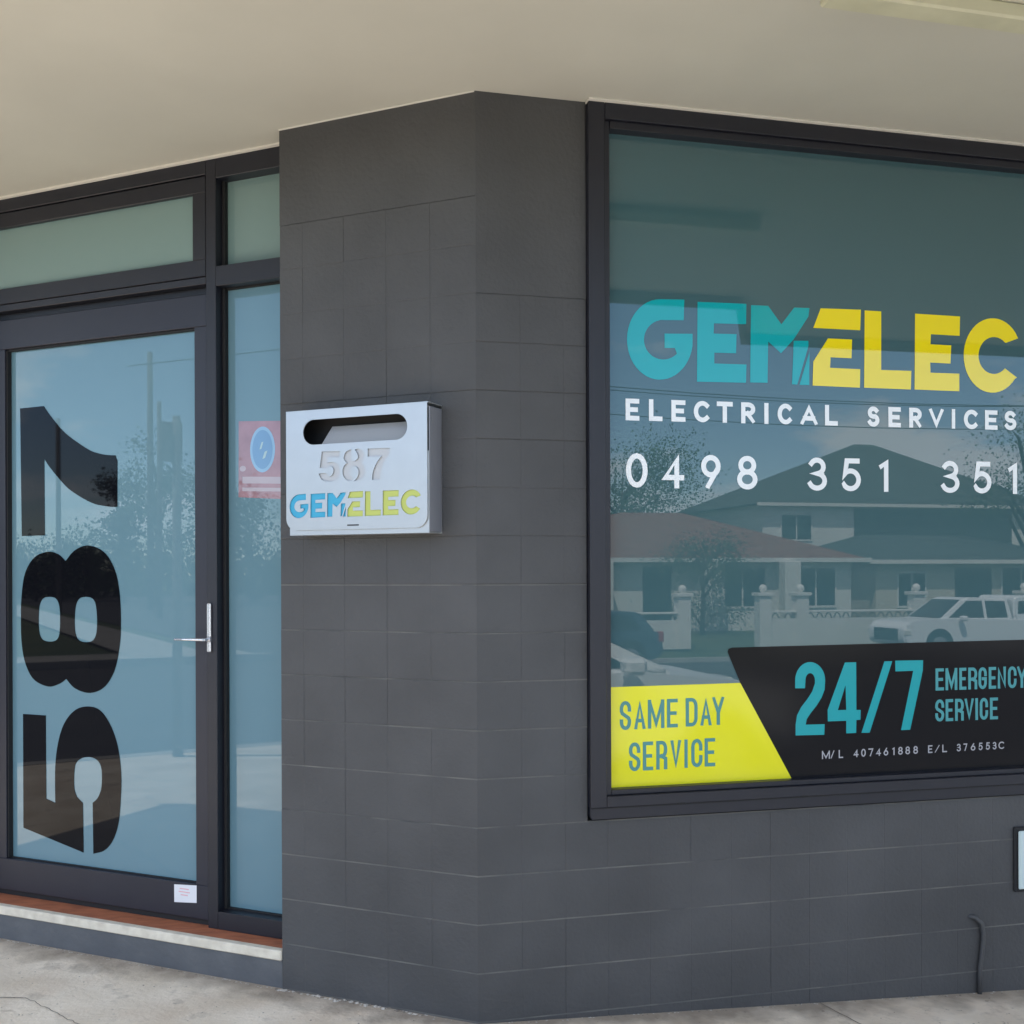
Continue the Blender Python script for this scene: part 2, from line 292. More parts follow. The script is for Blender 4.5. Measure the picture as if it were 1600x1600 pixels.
D8= [[(-1.9768, 1.5645, 1), (-2.0173, 1.5928), (-2.0759, 1.604), (-2.1531, 1.581), (-2.2074, 1.5148), (-2.2283, 1.4169), (-2.2324, 1.3278), (-2.2293, 1.221), (-2.2092, 1.1325), (-2.1615, 1.063), (-2.0786, 1.0343), (-2.0141, 1.0481), (-1.9756, 1.0695, 1), (-1.9274, 1.0322), (-1.8477, 1.0163), (-1.769, 1.0426), (-1.7131, 1.1128), (-1.6851, 1.2156), (-1.6781, 1.3176), (-1.6852, 1.4364), (-1.7113, 1.5299), (-1.7664, 1.5986), (-1.8506, 1.6272), (-1.9248, 1.6091)], [(-2.0685, 1.4133), (-2.1063, 1.4043), (-2.1267, 1.3644), (-2.1283, 1.2761), (-2.1095, 1.2341), (-2.0659, 1.2244), (-2.0248, 1.2358), (-2.0107, 1.2781), (-2.0114, 1.3655), (-2.0299, 1.4047)], [(-1.8663, 1.4143), (-1.9051, 1.4037), (-1.9236, 1.3619), (-1.9263, 1.2795), (-1.9081, 1.2365), (-1.8638, 1.2262), (-1.8241, 1.2382), (-1.8071, 1.2815), (-1.8089, 1.363), (-1.8256, 1.4041)]]
D5= [(-2.2223, 0.9113, 1), (-2.0909, 0.9115, 1), (-2.0902, 0.5595, 1), (-2.0397, 0.5459, 1), (-2.039, 0.6993), (-2.021, 0.8055), (-1.9858, 0.886), (-1.9278, 0.9411), (-1.8593, 0.9598), (-1.7918, 0.9474), (-1.7363, 0.8903), (-1.698, 0.8072), (-1.6798, 0.698), (-1.6825, 0.5874), (-1.6961, 0.4843), (-1.7274, 0.4134), (-1.772, 0.3707), (-1.8304, 0.352, 1), (-1.8329, 0.5626, 1), (-1.8046, 0.5863), (-1.7854, 0.6307), (-1.7839, 0.6993), (-1.7983, 0.7326), (-1.8264, 0.748), (-1.8603, 0.7501), (-1.8944, 0.7419), (-1.9231, 0.7201), (-1.9325, 0.6804), (-1.9328, 0.6196), (-1.918, 0.5817), (-1.8862, 0.5583, 1), (-1.8826, 0.3512, 1), (-2.2222, 0.4244, 1)]
MB5= [(-0.5434, 1.9279, 1), (-0.469, 1.925, 1), (-0.4717, 1.9047, 1), (-0.5182, 1.9068, 1), (-0.5222, 1.8883, 1), (-0.4988, 1.8894), (-0.4782, 1.8819), (-0.4706, 1.864), (-0.4707, 1.8465), (-0.4784, 1.8314), (-0.4991, 1.8234), (-0.525, 1.8244), (-0.5459, 1.8318), (-0.5562, 1.8521, 1), (-0.5262, 1.8531, 1), (-0.5172, 1.8418), (-0.5042, 1.8434), (-0.4964, 1.8585), (-0.5002, 1.8708), (-0.5144, 1.8747), (-0.5275, 1.8697, 1), (-0.5522, 1.8719, 1)]
MB8= [(-0.4243, 1.9293, 1), (-0.4244, 1.8905, 1), (-0.4117, 1.8888, 1), (-0.399, 1.8981), (-0.4002, 1.9112), (-0.4103, 1.928, 1), (-0.3964, 1.9301), (-0.3787, 1.921), (-0.373, 1.9012), (-0.3839, 1.8821, 1), (-0.3726, 1.8686), (-0.3694, 1.8533), (-0.3728, 1.8382), (-0.3841, 1.8267), (-0.3993, 1.823, 1), (-0.4145, 1.8203, 1), (-0.3993, 1.8371), (-0.3967, 1.8544), (-0.4042, 1.8678), (-0.4194, 1.8695), (-0.4297, 1.858), (-0.4297, 1.8427), (-0.4183, 1.8335, 1), (-0.4222, 1.8227, 1), (-0.4425, 1.8246), (-0.4578, 1.8416), (-0.459, 1.8636), (-0.45, 1.8785), (-0.4423, 1.8825, 1), (-0.4538, 1.8962), (-0.4537, 1.9093), (-0.4447, 1.9231)]
MB7= [(-0.3598, 1.9288, 1), (-0.2728, 1.9266, 1), (-0.2754, 1.9053, 1), (-0.294, 1.8846), (-0.304, 1.8635), (-0.3102, 1.8422), (-0.3116, 1.8229, 1), (-0.3427, 1.8219, 1), (-0.3414, 1.8435), (-0.3313, 1.869), (-0.3188, 1.8879), (-0.3063, 1.9003, 1), (-0.3599, 1.9017, 1)]
LICZ2 = (0.830, 0.858)
# ------------------------------------------------------------------ materials
M_wall = mat('charcoal masonry paint', (0.0605, 0.0615, 0.065), 0.60, var=0.17, vscale=2.5, bump=0.6, bscale=70)
M_frame = mat('dark aluminium', (0.012, 0.013, 0.021), 0.42, var=0.06, vscale=9)
M_door = mat('door aluminium', (0.016, 0.017, 0.029), 0.42, var=0.06, vscale=9)
M_rubber = mat('black seal', (0.012, 0.012, 0.014), 0.7)
M_soffit = mat('soffit paint', (0.54, 0.53, 0.47), 0.75, var=0.05, vscale=1.8, bump=0.2, bscale=14)
M_trim = mat('pale trim', (0.72, 0.70, 0.64), 0.6)
M_fascia = mat('fascia paint', (0.10, 0.11, 0.115), 0.5, var=.1)
M_glassw = mat('window glass with grey film', (0.055, 0.118, 0.136), 0.0, ior=1.66)
M_glassd = mat('door glass with frosted film', (0.135, 0.245, 0.300), 0.0, ior=1.56)
M_glasst = mat('transom glass with frosted film', (0.180, 0.275, 0.27), 0.0, ior=1.6)
M_teal = mat('teal vinyl', (0.008, 0.37, 0.41), 0.02, ior=1.6)
M_yellow = mat('yellow vinyl', (0.86, 0.70, 0.012), 0.02, ior=1.6)
M_yelpan = mat('yellow panel vinyl', (0.78, 0.74, 0.02), 0.1, ior=1.5)
M_white = mat('white vinyl', (0.84, 0.87, 0.90), 0.15, ior=1.6)
M_black = mat('black panel vinyl', (0.011, 0.011, 0.013), 0.12, ior=1.28)
M_blackd = mat('gloss black vinyl', (0.005, 0.0055, 0.008), 0.02, ior=1.25)
M_tealtxt = mat('teal text', (0.007, 0.33, 0.37), 0.2)
M_tealtxt2 = mat('dull teal text', (0.07, 0.26, 0.25), 0.3)
M_greytxt = mat('grey text', (0.40, 0.40, 0.44), 0.3)
M_steel = mat('powder coated silver', (0.48, 0.50, 0.52), 0.32, metal=0.6, var=0.02, vscale=20)
M_steel2 = mat('silver backing', (0.46, 0.48, 0.51), 0.38, metal=0.1)
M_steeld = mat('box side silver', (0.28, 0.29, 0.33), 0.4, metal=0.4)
M_dark = mat('dark inside', (0.01, 0.01, 0.012), 0.6)
M_mbteal = mat('letterbox teal', (0.04, 0.36, 0.58), 0.4)
M_mbyel = mat('letterbox lime', (0.48, 0.54, 0.13), 0.4)
M_chrome = mat('satin steel', (0.75, 0.76, 0.80), 0.25, metal=0.85)
M_brown = mat('red brown timber sill', (0.33, 0.115, 0.06), 0.55, col2=(0.50, 0.18, 0.09), vscale=14, bump=.4, bscale=60, stretch=(1, 3, 3))
M_nose = mat('bare nosing', (0.78, 0.72, 0.60), 0.7, col2=(0.62, 0.56, 0.46), vscale=22, bump=.4, bscale=60)
M_step = mat('painted step', (0.085, 0.092, 0.104), 0.6, col2=(0.12, 0.125, 0.135), vscale=8, bump=1.2, bscale=22)
M_light = mat('fitting enamel', (0.55, 0.54, 0.40), 0.5, var=.08, vscale=9)
M_light2 = mat('fitting pale', (0.66, 0.64, 0.54), 0.5, var=.05, vscale=9)

def concrete():
    m = mat('old concrete', (0.64, 0.54, 0.42), 0.85, col2=(0.88, 0.78, 0.65), vscale=3.2, bump=1.0, bscale=55, detail=9)
    n, l = m.node_tree.nodes, m.node_tree.links; b = n['Principled BSDF']
    base = b.inputs['Base Color'].links[0].from_socket
    t = n.new('ShaderNodeTexCoord')
    def layer(base, scale, lo, hi, colr, det=6, amt=1.0):
        z = n.new('ShaderNodeTexNoise'); z.inputs['Scale'].default_value = scale; z.inputs['Detail'].default_value = det
        z.inputs['Roughness'].default_value = .65
        l.new(t.outputs['Object'], z.inputs['Vector'])
        r = n.new('ShaderNodeMapRange'); r.inputs['From Min'].default_value = lo; r.inputs['From Max'].default_value = hi; r.inputs['To Max'].default_value = amt
        l.new(z.outputs['Fac'], r.inputs['Value'])
        x = n.new('ShaderNodeMix'); x.data_type = 'RGBA'; x.inputs['B'].default_value = (*colr, 1)
        l.new(r.outputs[0], x.inputs['Factor']); l.new(base, x.inputs['A']); return x.outputs['Result']
    base = layer(base, 6.5, .56, .74, (0.30, 0.25, 0.20), amt=.7)
    base = layer(base, 34, .66, .74, (0.13, 0.12, 0.11), 3, .8)
    base = layer(base, 2.2, .5, .75, (0.62, 0.47, 0.35), amt=.5)
    def vm(op, a, c):
        q = n.new('ShaderNodeMath'); q.operation = op
        for k, v in ((0, a), (1, c)):
            if isinstance(v, (int, float)): q.inputs[k].default_value = v
            else: l.new(v, q.inputs[k])
        return q.outputs[0]
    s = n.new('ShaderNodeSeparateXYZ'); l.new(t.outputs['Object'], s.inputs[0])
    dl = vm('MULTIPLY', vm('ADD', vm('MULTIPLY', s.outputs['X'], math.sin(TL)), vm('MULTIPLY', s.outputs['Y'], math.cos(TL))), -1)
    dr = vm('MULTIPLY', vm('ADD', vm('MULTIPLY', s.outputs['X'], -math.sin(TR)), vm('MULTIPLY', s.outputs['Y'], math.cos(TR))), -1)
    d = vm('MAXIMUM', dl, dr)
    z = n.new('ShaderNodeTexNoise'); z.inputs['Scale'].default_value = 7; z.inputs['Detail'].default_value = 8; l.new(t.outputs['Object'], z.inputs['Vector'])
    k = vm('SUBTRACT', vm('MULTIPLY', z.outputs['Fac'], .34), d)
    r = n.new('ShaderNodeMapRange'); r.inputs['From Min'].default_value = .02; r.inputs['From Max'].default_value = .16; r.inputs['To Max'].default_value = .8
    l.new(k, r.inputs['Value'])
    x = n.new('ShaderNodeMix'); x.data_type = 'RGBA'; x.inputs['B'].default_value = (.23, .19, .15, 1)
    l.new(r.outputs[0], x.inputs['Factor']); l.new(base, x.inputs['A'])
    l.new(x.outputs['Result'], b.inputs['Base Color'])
    return m
M_conc = concrete()
M_asph = mat('asphalt', (0.055, 0.055, 0.058), 0.85, col2=(0.085, 0.083, 0.082), vscale=1.2, bump=.6, bscale=60)
M_grass = mat('grass', (0.05, 0.085, 0.03), 0.9, col2=(0.11, 0.13, 0.05), vscale=.5, bump=.8, bscale=12)
M_kerb = mat('kerb concrete', (0.40, 0.38, 0.35), 0.85, var=.15, vscale=2)

# ------------------------------------------------------------------ setting (R frame: x along the window street, -y across it)
def cl(v, a, b): return max(a, min(b, v))
def hgt(x, y):
    w = cl((x + 6) / 12, 0, 1); w = w * w * (3 - 2 * w)
    base = -0.15
    if y > -4.3: fall = -0.04 * cl(x, 0, 2.2) if x > 0 else 0.0
    elif y > -25: fall = -0.09 + (-0.76) * (-4.3 - y) / 20.7
    elif y > -29: fall = -0.85 + 0.42 * (-25 - y) / 4
    else: fall = -0.43
    return base + fall * w
def grid(mb, xs, ys, dz):
    V = [[mb.bm.verts.new((x, y, hgt(x, y) + dz)) for y in ys] for x in xs]
    for i in range(len(xs) - 1):
        for j in range(len(ys) - 1): mb.bm.faces.new([V[i][j], V[i + 1][j], V[i + 1][j + 1], V[i][j + 1]]).material_index = mb.slot
def lin(a, b, n): return [a + (b - a) * i / n for i in range(n + 1)]
XS = [-900, -400, -200, -120] + lin(-80, -18, 12) + [-17.3, -6.1] + lin(-5, 14, 19) + lin(16, 80, 12) + [120, 300, 900]
mb = MB(); grid(mb, XS, [-900, -300, -120, -80, -60, -45, -35, -29, -27, -25.2, -25, -18, -11, -4.4, -4.2, 0, 10, 40, 120, 400, 900], -0.02)
struct('ground', mb, M_grass, 'R')
mb = MB(); grid(mb, [x for x in XS if -130 < x < 130], [-25, -22, -18, -14, -11, -8, -4.36], 0.012)
grid(mb, [-17.2, -14, -10, -6.16], [-4.36, 0, 10, 40, 90], 0.012)
struct('road', mb, M_asph, 'R')
# near footpath, a real slab 0.13 above the road, following the fall along the window wall
mb = MB()
fx = [-6.0, -4, -2.5, -1.5, -.6, 0] + lin(.4, 2.2, 6)[0:] + [3, 5, 9, 14, 40, 80]
top = lambda x, y: -0.04 * cl(x, 0, 2.2)
fy = [-4.2, -3, -2, -1, -.4, 0.6, 6]
V = [[mb.bm.verts.new((x, y, top(x, y))) for y in fy] for x in fx]
for i in range(len(fx) - 1):
    for j in range(len(fy) - 1): mb.bm.faces.new([V[i][j], V[i + 1][j], V[i + 1][j + 1], V[i][j + 1]])
struct('pavement', mb, M_conc, 'R')
mb = MB(); mb.slot = 0
for i in range(len(fx) - 1):
    a, b = fx[i], fx[i + 1]; za, zb = top(a, 0), top(b, 0)
    mb.face([(a, -4.2, za), (b, -4.2, zb), (b, -4.2, zb - .25), (a, -4.2, za - .25)])
    mb.face([(a, -4.35, za + .002), (b, -4.35, zb + .002), (b, -4.2, zb + .002), (a, -4.2, za + .002)])
    mb.face([(a, -4.35, za + .002), (b, -4.35, zb + .002), (b, -4.35, zb - .3), (a, -4.35, za - .3)])
mb.box(-6.15, -6.0, -4.35, 60, -.3, .004)
mb.box(-17.35, -17.2, -4.3, 60, -.3, .0)
for x in lin(-80, 76, 39):
    mb.face([(x, -25.0, hgt(x, -25) + .13), (x + 4, -25.0, hgt(x + 4, -25) + .13), (x + 4, -25.0, hgt(x + 4, -25) - .1), (x, -25.0, hgt(x, -25) - .1)])
    mb.face([(x, -25.0, hgt(x, -25) + .13), (x + 4, -25.0, hgt(x + 4, -25) + .13), (x + 4, -25.2, hgt(x + 4, -25) + .13), (x, -25.2, hgt(x, -25) + .13)])
struct('kerb', mb, M_kerb, 'R')
mb = MB(); grid(mb, [-20.2, -18.6], [-4.3, 0, 10, 60], .05); grid(mb, lin(-90, -18.6, 10), [-3.6, -2.0], .06)
struct('far_path', mb, M_kerb, 'R')
# slab joints and hairline cracks in the pavement near the wall
mb = MB(); rnd = random.Random(4)
def crack(pts, w):
    for a, b in zip(pts[:-1], pts[1:]):
        d = Vector((b[0] - a[0], b[1] - a[1])); n = Vector((-d.y, d.x)).normalized() * w
        za, zb = top(*frR(a)), top(*frR(b))
        mb.face([(a[0] + n.x, a[1] + n.y, za + .003), (b[0] + n.x, b[1] + n.y, zb + .003), (b[0] - n.x, b[1] - n.y, zb + .003), (a[0] - n.x, a[1] - n.y, za + .003)])
def frR(p):
    q = frm('R').inverted() @ Vector((p[0], p[1], 0)); return (q.x, q.y)
def wig(a, b, n, amp):
    out = []
    for i in range(n + 1):
        t = i / n; out.append((a[0] + (b[0] - a[0]) * t + rnd.uniform(-amp, amp), a[1] + (b[1] - a[1]) * t + rnd.uniform(-amp, amp)))
    return out
crack(wig((-1.62, .24), (-1.0, -.28), 40, .004), .0013)
crack(wig((1.22, .29), (1.55, -.35), 26, .003), .0022)
crack(wig((-3.2, .1), (-1.62, .24), 20, .006), .0025)
o = obj('pavement_crack', mb, mat('crack dirt', (0.20, 0.17, 0.14), .95)); o['kind'] = 'structure'

# ------------------------------------------------------------------ the shop
shop = thing('shop_building', 'charcoal painted block corner shop with glass door and wide lettered window', 'shop', (0, 0, 0))
def meet(yl, yr):
    # point at depth yl in frame L and yr in frame R
    a = Vector((math.sin(TL), math.cos(TL))); b = Vector((-math.sin(TR), math.cos(TR)))
    det = a.x * b.y - a.y * b.x
    return Vector(((yl * b.y - a.y * yr) / det, (a.x * yr - yl * b.x) / det))
def FL(x, y): v = frm('L') @ Vector((x, y, 0)); return (v.x, v.y)
def FR(x, y): v = frm('R') @ Vector((x, y, 0)); return (v.x, v.y)
c0 = meet(.0032, .0032); c1 = meet(.25, .25)
C0, CH = .006, .1624
mb = MB()
mb.prism([FL(-.785, .0032), tuple(c0), FR(.385, .0032), FR(.385, .25), tuple(c1), FL(-.785, .25)], -.3, 3.6)
z = MB()
mb.prism([FR(.385, .0032), FR(5.0, .0032), FR(5.0, .25), FR(.385, .25)], -.3, .655)
mb.prism([FR(2.95, .0032), FR(5.0, .0032), FR(5.0, .25), FR(2.95, .25)], .655, 3.6)
mb.prism([FL(-5.0, .004), FL(-2.50, .004), FL(-2.50, .25), FL(-5.0, .25)], -.3, 3.6)
# parapet above the awning, back walls
mb.prism([FL(-5, .01), tuple(meet(.01, .01)), FR(5, .01), FR(5, 6), FL(-5, 6)], 3.6, 4.9)
mb.prism([FL(-5, .25), FL(-4.8, .25), FL(-4.8, 6), FL(-5, 6)], -.3, 3.6)
mb.prism([FR(4.8, .25), FR(5, .25), FR(5, 6), FR(4.8, 6)], -.3, 3.6)
wallblocks = mb
rb = random.Random(11)
def hsh(*k): return random.Random(hash(k)).random()
def blocks(frame, x0, x1, step, ks, rev=False):
    T = frm(frame); n = int(math.ceil((x1 - x0) / step - 1e-6)); bm = wallblocks.bm; fk = 1 if frame == 'L' else 2
    for k in ks:
        za, zb = C0 + CH * k, C0 + CH * (k + 1)
        for i in range(n):
            if rev: q = x1 - i * step; a = max(x0, q - step); j0, j1 = i + 1, i
            else: a = x0 + i * step; q = min(x1, a + step); j0, j1 = i, i + 1
            if q - a < .02: continue
            y = rb.uniform(-.0004, .0004)
            def dv(jn): 
                v = hsh(fk, jn, k); base = .0006 + .0009 * v
                return base * (1.1 if hsh(fk, jn) > .5 else .9)
            dl, dr = dv(j0), dv(j1); wl_, wr_ = .0018, .0018
            if frame == 'R' and j0 == 0: dl = 0.0
            if frame == 'L' and j1 == 0: dr = 0.0
            db, dt = .0012 + .0014 * hsh(fk, 'h', k), .0012 + .0014 * hsh(fk, 'h', k + 1)
            fr = [(a + wl_, y, za + .0008), (q - wr_, y, za + .0008), (q - wr_, y, zb - .0042), (a + wl_, y, zb - .0042)]
            if dl == 0.0: fr[0] = (a, y, fr[0][2]); fr[3] = (a, y, fr[3][2])
            if dr == 0.0: fr[1] = (q, y, fr[1][2]); fr[2] = (q, y, fr[2][2])
            if zb > 1.55: fr = [(p[0], p[1], za + .0040 if p[2] < za + .05 else zb - .0010) for p in fr]
            # side slopes first, then top and bottom
            V = [bm.verts.new(T @ Vector(p)) for p in fr]
            S_ = [bm.verts.new(T @ Vector(p)) for p in ((a, y + dl, fr[0][2]), (a, y + dl, fr[3][2]), (q, y + dr, fr[0][2]), (q, y + dr, fr[3][2]))]
            B_ = [bm.verts.new(T @ Vector(p)) for p in ((a, y + max(db, dl), za), (q, y + max(db, dr), za), (q, y + max(dt, dr), zb), (a, y + max(dt, dl), zb))]
            bm.faces.new([V[0], V[1], V[2], V[3]])
            if dl: bm.faces.new([S_[0], V[0], V[3], S_[1]])
            if dr: bm.faces.new([V[1], S_[2], S_[3], V[2]])
            lo = [S_[0], V[0], V[1], S_[2]] if dl and dr else ([S_[0], V[0], V[1]] if dl else ([V[0], V[1], S_[2]] if dr else [V[0], V[1]]))
            hi = [S_[1], V[3], V[2], S_[3]] if dl and dr else ([S_[1], V[3], V[2]] if dl else ([V[3], V[2], S_[3]] if dr else [V[3], V[2]]))
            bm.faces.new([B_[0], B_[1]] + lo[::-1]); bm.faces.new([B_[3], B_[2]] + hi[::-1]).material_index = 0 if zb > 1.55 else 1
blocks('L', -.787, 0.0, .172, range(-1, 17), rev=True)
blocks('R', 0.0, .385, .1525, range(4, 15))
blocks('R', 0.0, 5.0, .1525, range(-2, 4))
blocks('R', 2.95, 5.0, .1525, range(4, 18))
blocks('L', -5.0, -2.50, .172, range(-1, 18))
T = frm('L'); mb.box(-.787, 0.0, 0, .02, C0 + CH * 17 + .001, 3.3, 0, T)
T = frm('R'); mb.box(0.0, .385, 0, .02, C0 + CH * 15 + .001, 3.3, 0, T)
wall = obj('wall', mb, [M_wall, mat('paint lightened for lit joint ledges', (0.066, 0.067, 0.070), .8, col2=(.16, .155, .14), vscale=7)], shop)  # lower joint ledges coloured lighter in place of the light they catch

mb = MB()
mb.prism([tuple(meet(.3, .3)), FR(5, .3), FR(5, 6), FL(-5, 6), FL(-5, .3)], 4.9, 5.0)
obj('roof', mb, M_fascia, shop)

# awning: one soffit over both faces, deeper past the step
ZC = 3.117
e0 = meet(-1.30, -2.25)
stepa = Vector((2.55, -1.69)); dstep = Vector((.63, -.72)).normalized()
stepb = stepa + dstep * .98
aw = [FL(-5.2, .45), FL(-5.2, -1.30), tuple(e0), tuple(stepa), tuple(stepb), FR(7.5, -3.0), FR(7.5, .45), tuple(meet(.45, .45))]
mb = MB(); mb.prism(aw, ZC, ZC + .16)
awn = obj('awning', mb, M_soffit, shop)
mb = MB()
ring = [FL(-5.2, -1.30), tuple(e0), tuple(stepa), tuple(stepb), FR(7.5, -3.0)]
off = [FL(-5.2, -1.33), tuple(meet(-1.33, -2.28)), (stepa.x - .02, stepa.y - .03), (stepb.x - .02, stepb.y - .035), FR(7.5, -3.03)]
for i in range(4):
    mb.prism([ring[i], ring[i + 1], off[i + 1], off[i]], ZC - .07, ZC + .24)
obj('fascia', mb, M_fascia, awn)
mb = MB()
mb.box(.385, 2.97, -.042, -.0005, ZC - .006, ZC - .0005, 0, frm('R'))
mb.box(-2.5, -.788, .092, .108, ZC - .008, ZC - .0005, 0, frm('L'))
mb.box(-.787, -.003, -.006, -.0005, ZC - .004, ZC - .0005, 0, frm('L'))
obj('ceiling_bead', mb, M_trim, awn)

# doorstep
mb = MB(); mb.box(-2.5, -.789, .004, .249, -.3, .100, 0)
step = obj('doorstep', mb, M_step, shop, 'L')
mb = MB(); mb.box(-2.5, -.789, -.004, .030, .1005, .137, .004)
obj('nosing', mb, M_nose, step, 'L')
mb = MB(); mb.box(-2.5, -.789, .0305, .30, .1005, .135, 0)
obj('sill', mb, M_brown, step, 'L')

# door surround: fixed aluminium frame
YF = .11
mb = MB(); B = .002
mb.box(-1.21, -1.163, YF, .22, .1355, ZC, B)                       # mullion
mb.box(-1.1625, -.789, YF, .22, 3.035, ZC - .0002, B)                 # head over side light
mb.box(-1.1625, -.789, YF, .22, 2.618, 2.695, B)                      # side light transom
mb.box(-1.1625, -.789, YF, .22, .1352, .203, B)                       # side light bottom rail
mb.box(-.80, -.788, YF + .004, .22, .203, 3.035, 0)
mb.box(-2.44, -1.2105, YF, .22, 3.057, ZC - .0002, B)                 # head over door
mb.box(-2.44, -1.2105, YF, .22, 2.632, 2.660, B)                      # bar between fanlight and door
mb.box(-2.50, -2.4405, YF, .22, .1355, ZC, B)                         # far jamb
mb.box(-2.44, -1.2105, YF + .045, .22, 2.597, 2.6315, 0)              # door head rebate
surr = obj('door_surround', mb, M_frame, shop, 'L')
mb = MB()
for x in (-1.1625, -.8005): pass
mb.box(-1.1627, -1.150, .150, .168, .203, 2.618, 0); mb.box(-1.1627, -1.150, .150, .168, 2.695, 3.035, 0)
mb.box(-1.2105, -1.206, .118, .16, .16, 2.63, 0)
mb.box(-1.150, -.801, .158, .168, .203, .209, 0); mb.box(-1.150, -.801, .158, .168, 2.612, 2.618, 0)
obj('seal', mb, M_rubber, surr, 'L')

sw = None
mb = MB(); mb.box(-1.165, -.79, .170, .182, .200, 2.620)
sw = obj('side_window', mb, M_glassd, shop, 'L')
mb = MB(); mb.box(-1.165, -.79, .170, .182, 2.690, 3.04)
obj('side_fanlight', mb, M_glasst, shop, 'L')
# fanlight sash over the door
mb = MB()
mb.box(-2.438, -1.2145, YF + .003, .16, 2.990, 3.052, B); mb.box(-2.438, -1.2145, YF + .003, .16, 2.664, 2.730, B)
mb.box(-1.277, -1.2145, YF + .003, .16, 2.7302, 2.9898, B); mb.box(-2.438, -2.37, YF + .003, .16, 2.7302, 2.9898, B)
fan = obj('fanlight', mb, M_frame, shop, 'L')
mb = MB(); mb.box(-2.40, -1.25, .135, .145, 2.71, 3.01)
obj('glass', mb, M_glasst, fan, 'L')

# door leaf
mb = MB(); YD = .120
mb.box(-2.42, -1.2150, YD, .165, 2.472, 2.596, B); mb.box(-2.42, -1.2150, YD, .165, .160, .293, B)
mb.box(-1.276, -1.2150, YD, .165, .2932, 2.4718, B); mb.box(-2.42, -2.290, YD, .165, .2932, 2.4718, B)
door = obj('door', mb, M_door, shop, 'L')
mb = MB(); mb.box(-2.30, -1.27, .150, .158, .28, 2.485)
obj('glass', mb, M_glassd, door, 'L')
mb = MB()
mb.box(-2.290, -1.276, .140, .1495, .2935, .297, 0); mb.box(-2.290, -1.276, .134, .1495, 2.464, 2.4715, 0)
mb.box(-2.2898, -2.283, .128, .1495, .297, 2.464, 0)
mb.box(-2.42, -1.2155, .135, .165, .1358, .1595, 0)
obj('seal', mb, M_rubber, door, 'L')
mb = MB()
mb.box(-1.2035, -1.1855, YF - .012, YF - .0005, 1.262, 1.394, .003); mb.box(-1.2035, -1.1855, YF - .012, YF - .0005, 1.205, 1.246, .003)
mb.box(-1.2035, -1.1855, YF - .010, YF - .0005, 1.2462, 1.2618, 0)
mb.tube([(-1.194, YF - .010, 1.254), (-1.194, YF - .045, 1.254)], .006, 12)
mb.tube([(-1.190, YF - .045, 1.254), (-1.33, YF - .045, 1.254)], [.0055, .0050], 12)
obj('handle', mb, M_chrome, door, 'L')

# the big shop window
mb = MB(); T = None
mb.box(.387, .445, -.030, .06, .704, 3.1105, .002); mb.box(2.90, 2.965, -.030, .06, .704, 3.1105, .002)
mb.box(.4455, 2.8995, -.030, .06, 3.056, 3.1105, .002); mb.box(.4455, 2.8995, -.030, .06, .704, .742, .002)
mb.box(.4455, .467, -.012, .06, .7425, 3.0555, .0015); mb.box(.4675, 2.8995, -.016, .06, 3.029, 3.0555, .0015)
mb.box(.4675, 2.8995, -.012, .06, .7425, .7605, .0015)
for i in range(3): mb.box(.4675, 2.8995, -.004 + .001 * i, .02, 3.0455 - .006 * i, 3.047 - .006 * i, 0)
win = obj('shop_window', mb, M_frame, shop, 'R')
mb = MB(); mb.box(.455, 2.91, .028, .040, .75, 3.045)
obj('glass', mb, M_glassw, win, 'R')
mb = MB(); mb.flat([[(.388, .7035), (2.97, .7035), (2.97, .664), (.394, .664), (.388, .676)]], -.022, .004)
obj('sill', mb, M_frame, win, 'R')
mb = MB()
for x in (.70, 1.17, 1.62, 2.1, 2.6): mb.box(x, x + .03, -.0306, -.029, .7045, .7085)
mb.box(.392, 2.965, -.0235, -.0222, .6985, .7034)  # black strip painted in for the shadow gap between frame and sill
obj('weep_hole_and_gap_shadow', mb, M_rubber, win, 'R')
mb = MB(); mb.prism([FR(.385, .30), FR(2.95, .30), FR(2.95, .4), FR(.385, .4)], .6, 3.1)
mb.prism([FL(-2.5, .30), FL(-.8, .30), FL(-.8, .4), FL(-2.5, .4)], .14, 3.1)
obj('inner_screen', mb, M_dark, shop)

# awning light fitting: batten along the window wall
lt = thing('awning_light', 'pale slim batten light fixed under the awning at top right', 'light fitting', (1.1, -.96, ZC), frame='R')
mb = MB(); mb.box(.765, 1.52, -1.05, -.905, ZC - .030, ZC - .0003, .003); obj('body', mb, M_light2, lt, 'R')
mb = MB(); mb.box(.775, 1.51, -.955, -.875, ZC - .075, ZC - .0303, .006); obj('diffuser', mb, M_light, lt, 'R')

# ------------------------------------------------------------------ lettering on the window
YG = .0268
t = thing('logo_sign', 'big teal and yellow company name lettered across the shop window', 'window lettering', (.5, YG, 2.15), frame='R')
for grp, mm in (([LOGO_T[0:1], LOGO_T[1:2], LOGO_T[2:5]], M_teal), ([LOGO_Y[0:2], LOGO_Y[2:3], LOGO_Y[3:4], LOGO_Y[4:5]], M_yellow)):
    for polys in grp:
        mb = MB(); [mb.flat([p], YG) for p in polys]; obj('letter', mb, mm, t, 'R', fixn=False)
t = thing('service_lettering', 'white spaced capitals reading electrical services under the teal and yellow name', 'window lettering', (.5, YG, 2.04), frame='R')
for it in TAG:
    f = ((it[1] + it[2]) / 2 - TAG[0][1]) / (TAG[-1][2] - TAG[0][1])
    mb = MB(); letters(mb, [it], 2.0362 + .0096 * f, 2.1121 + .0071 * f, .0165, YG); obj('letter', mb, M_white, t, 'R', fixn=False)
t = thing('phone_number', 'white phone number starting with zero in the middle of the window', 'window lettering', (.5, YG, 1.8), frame='R')
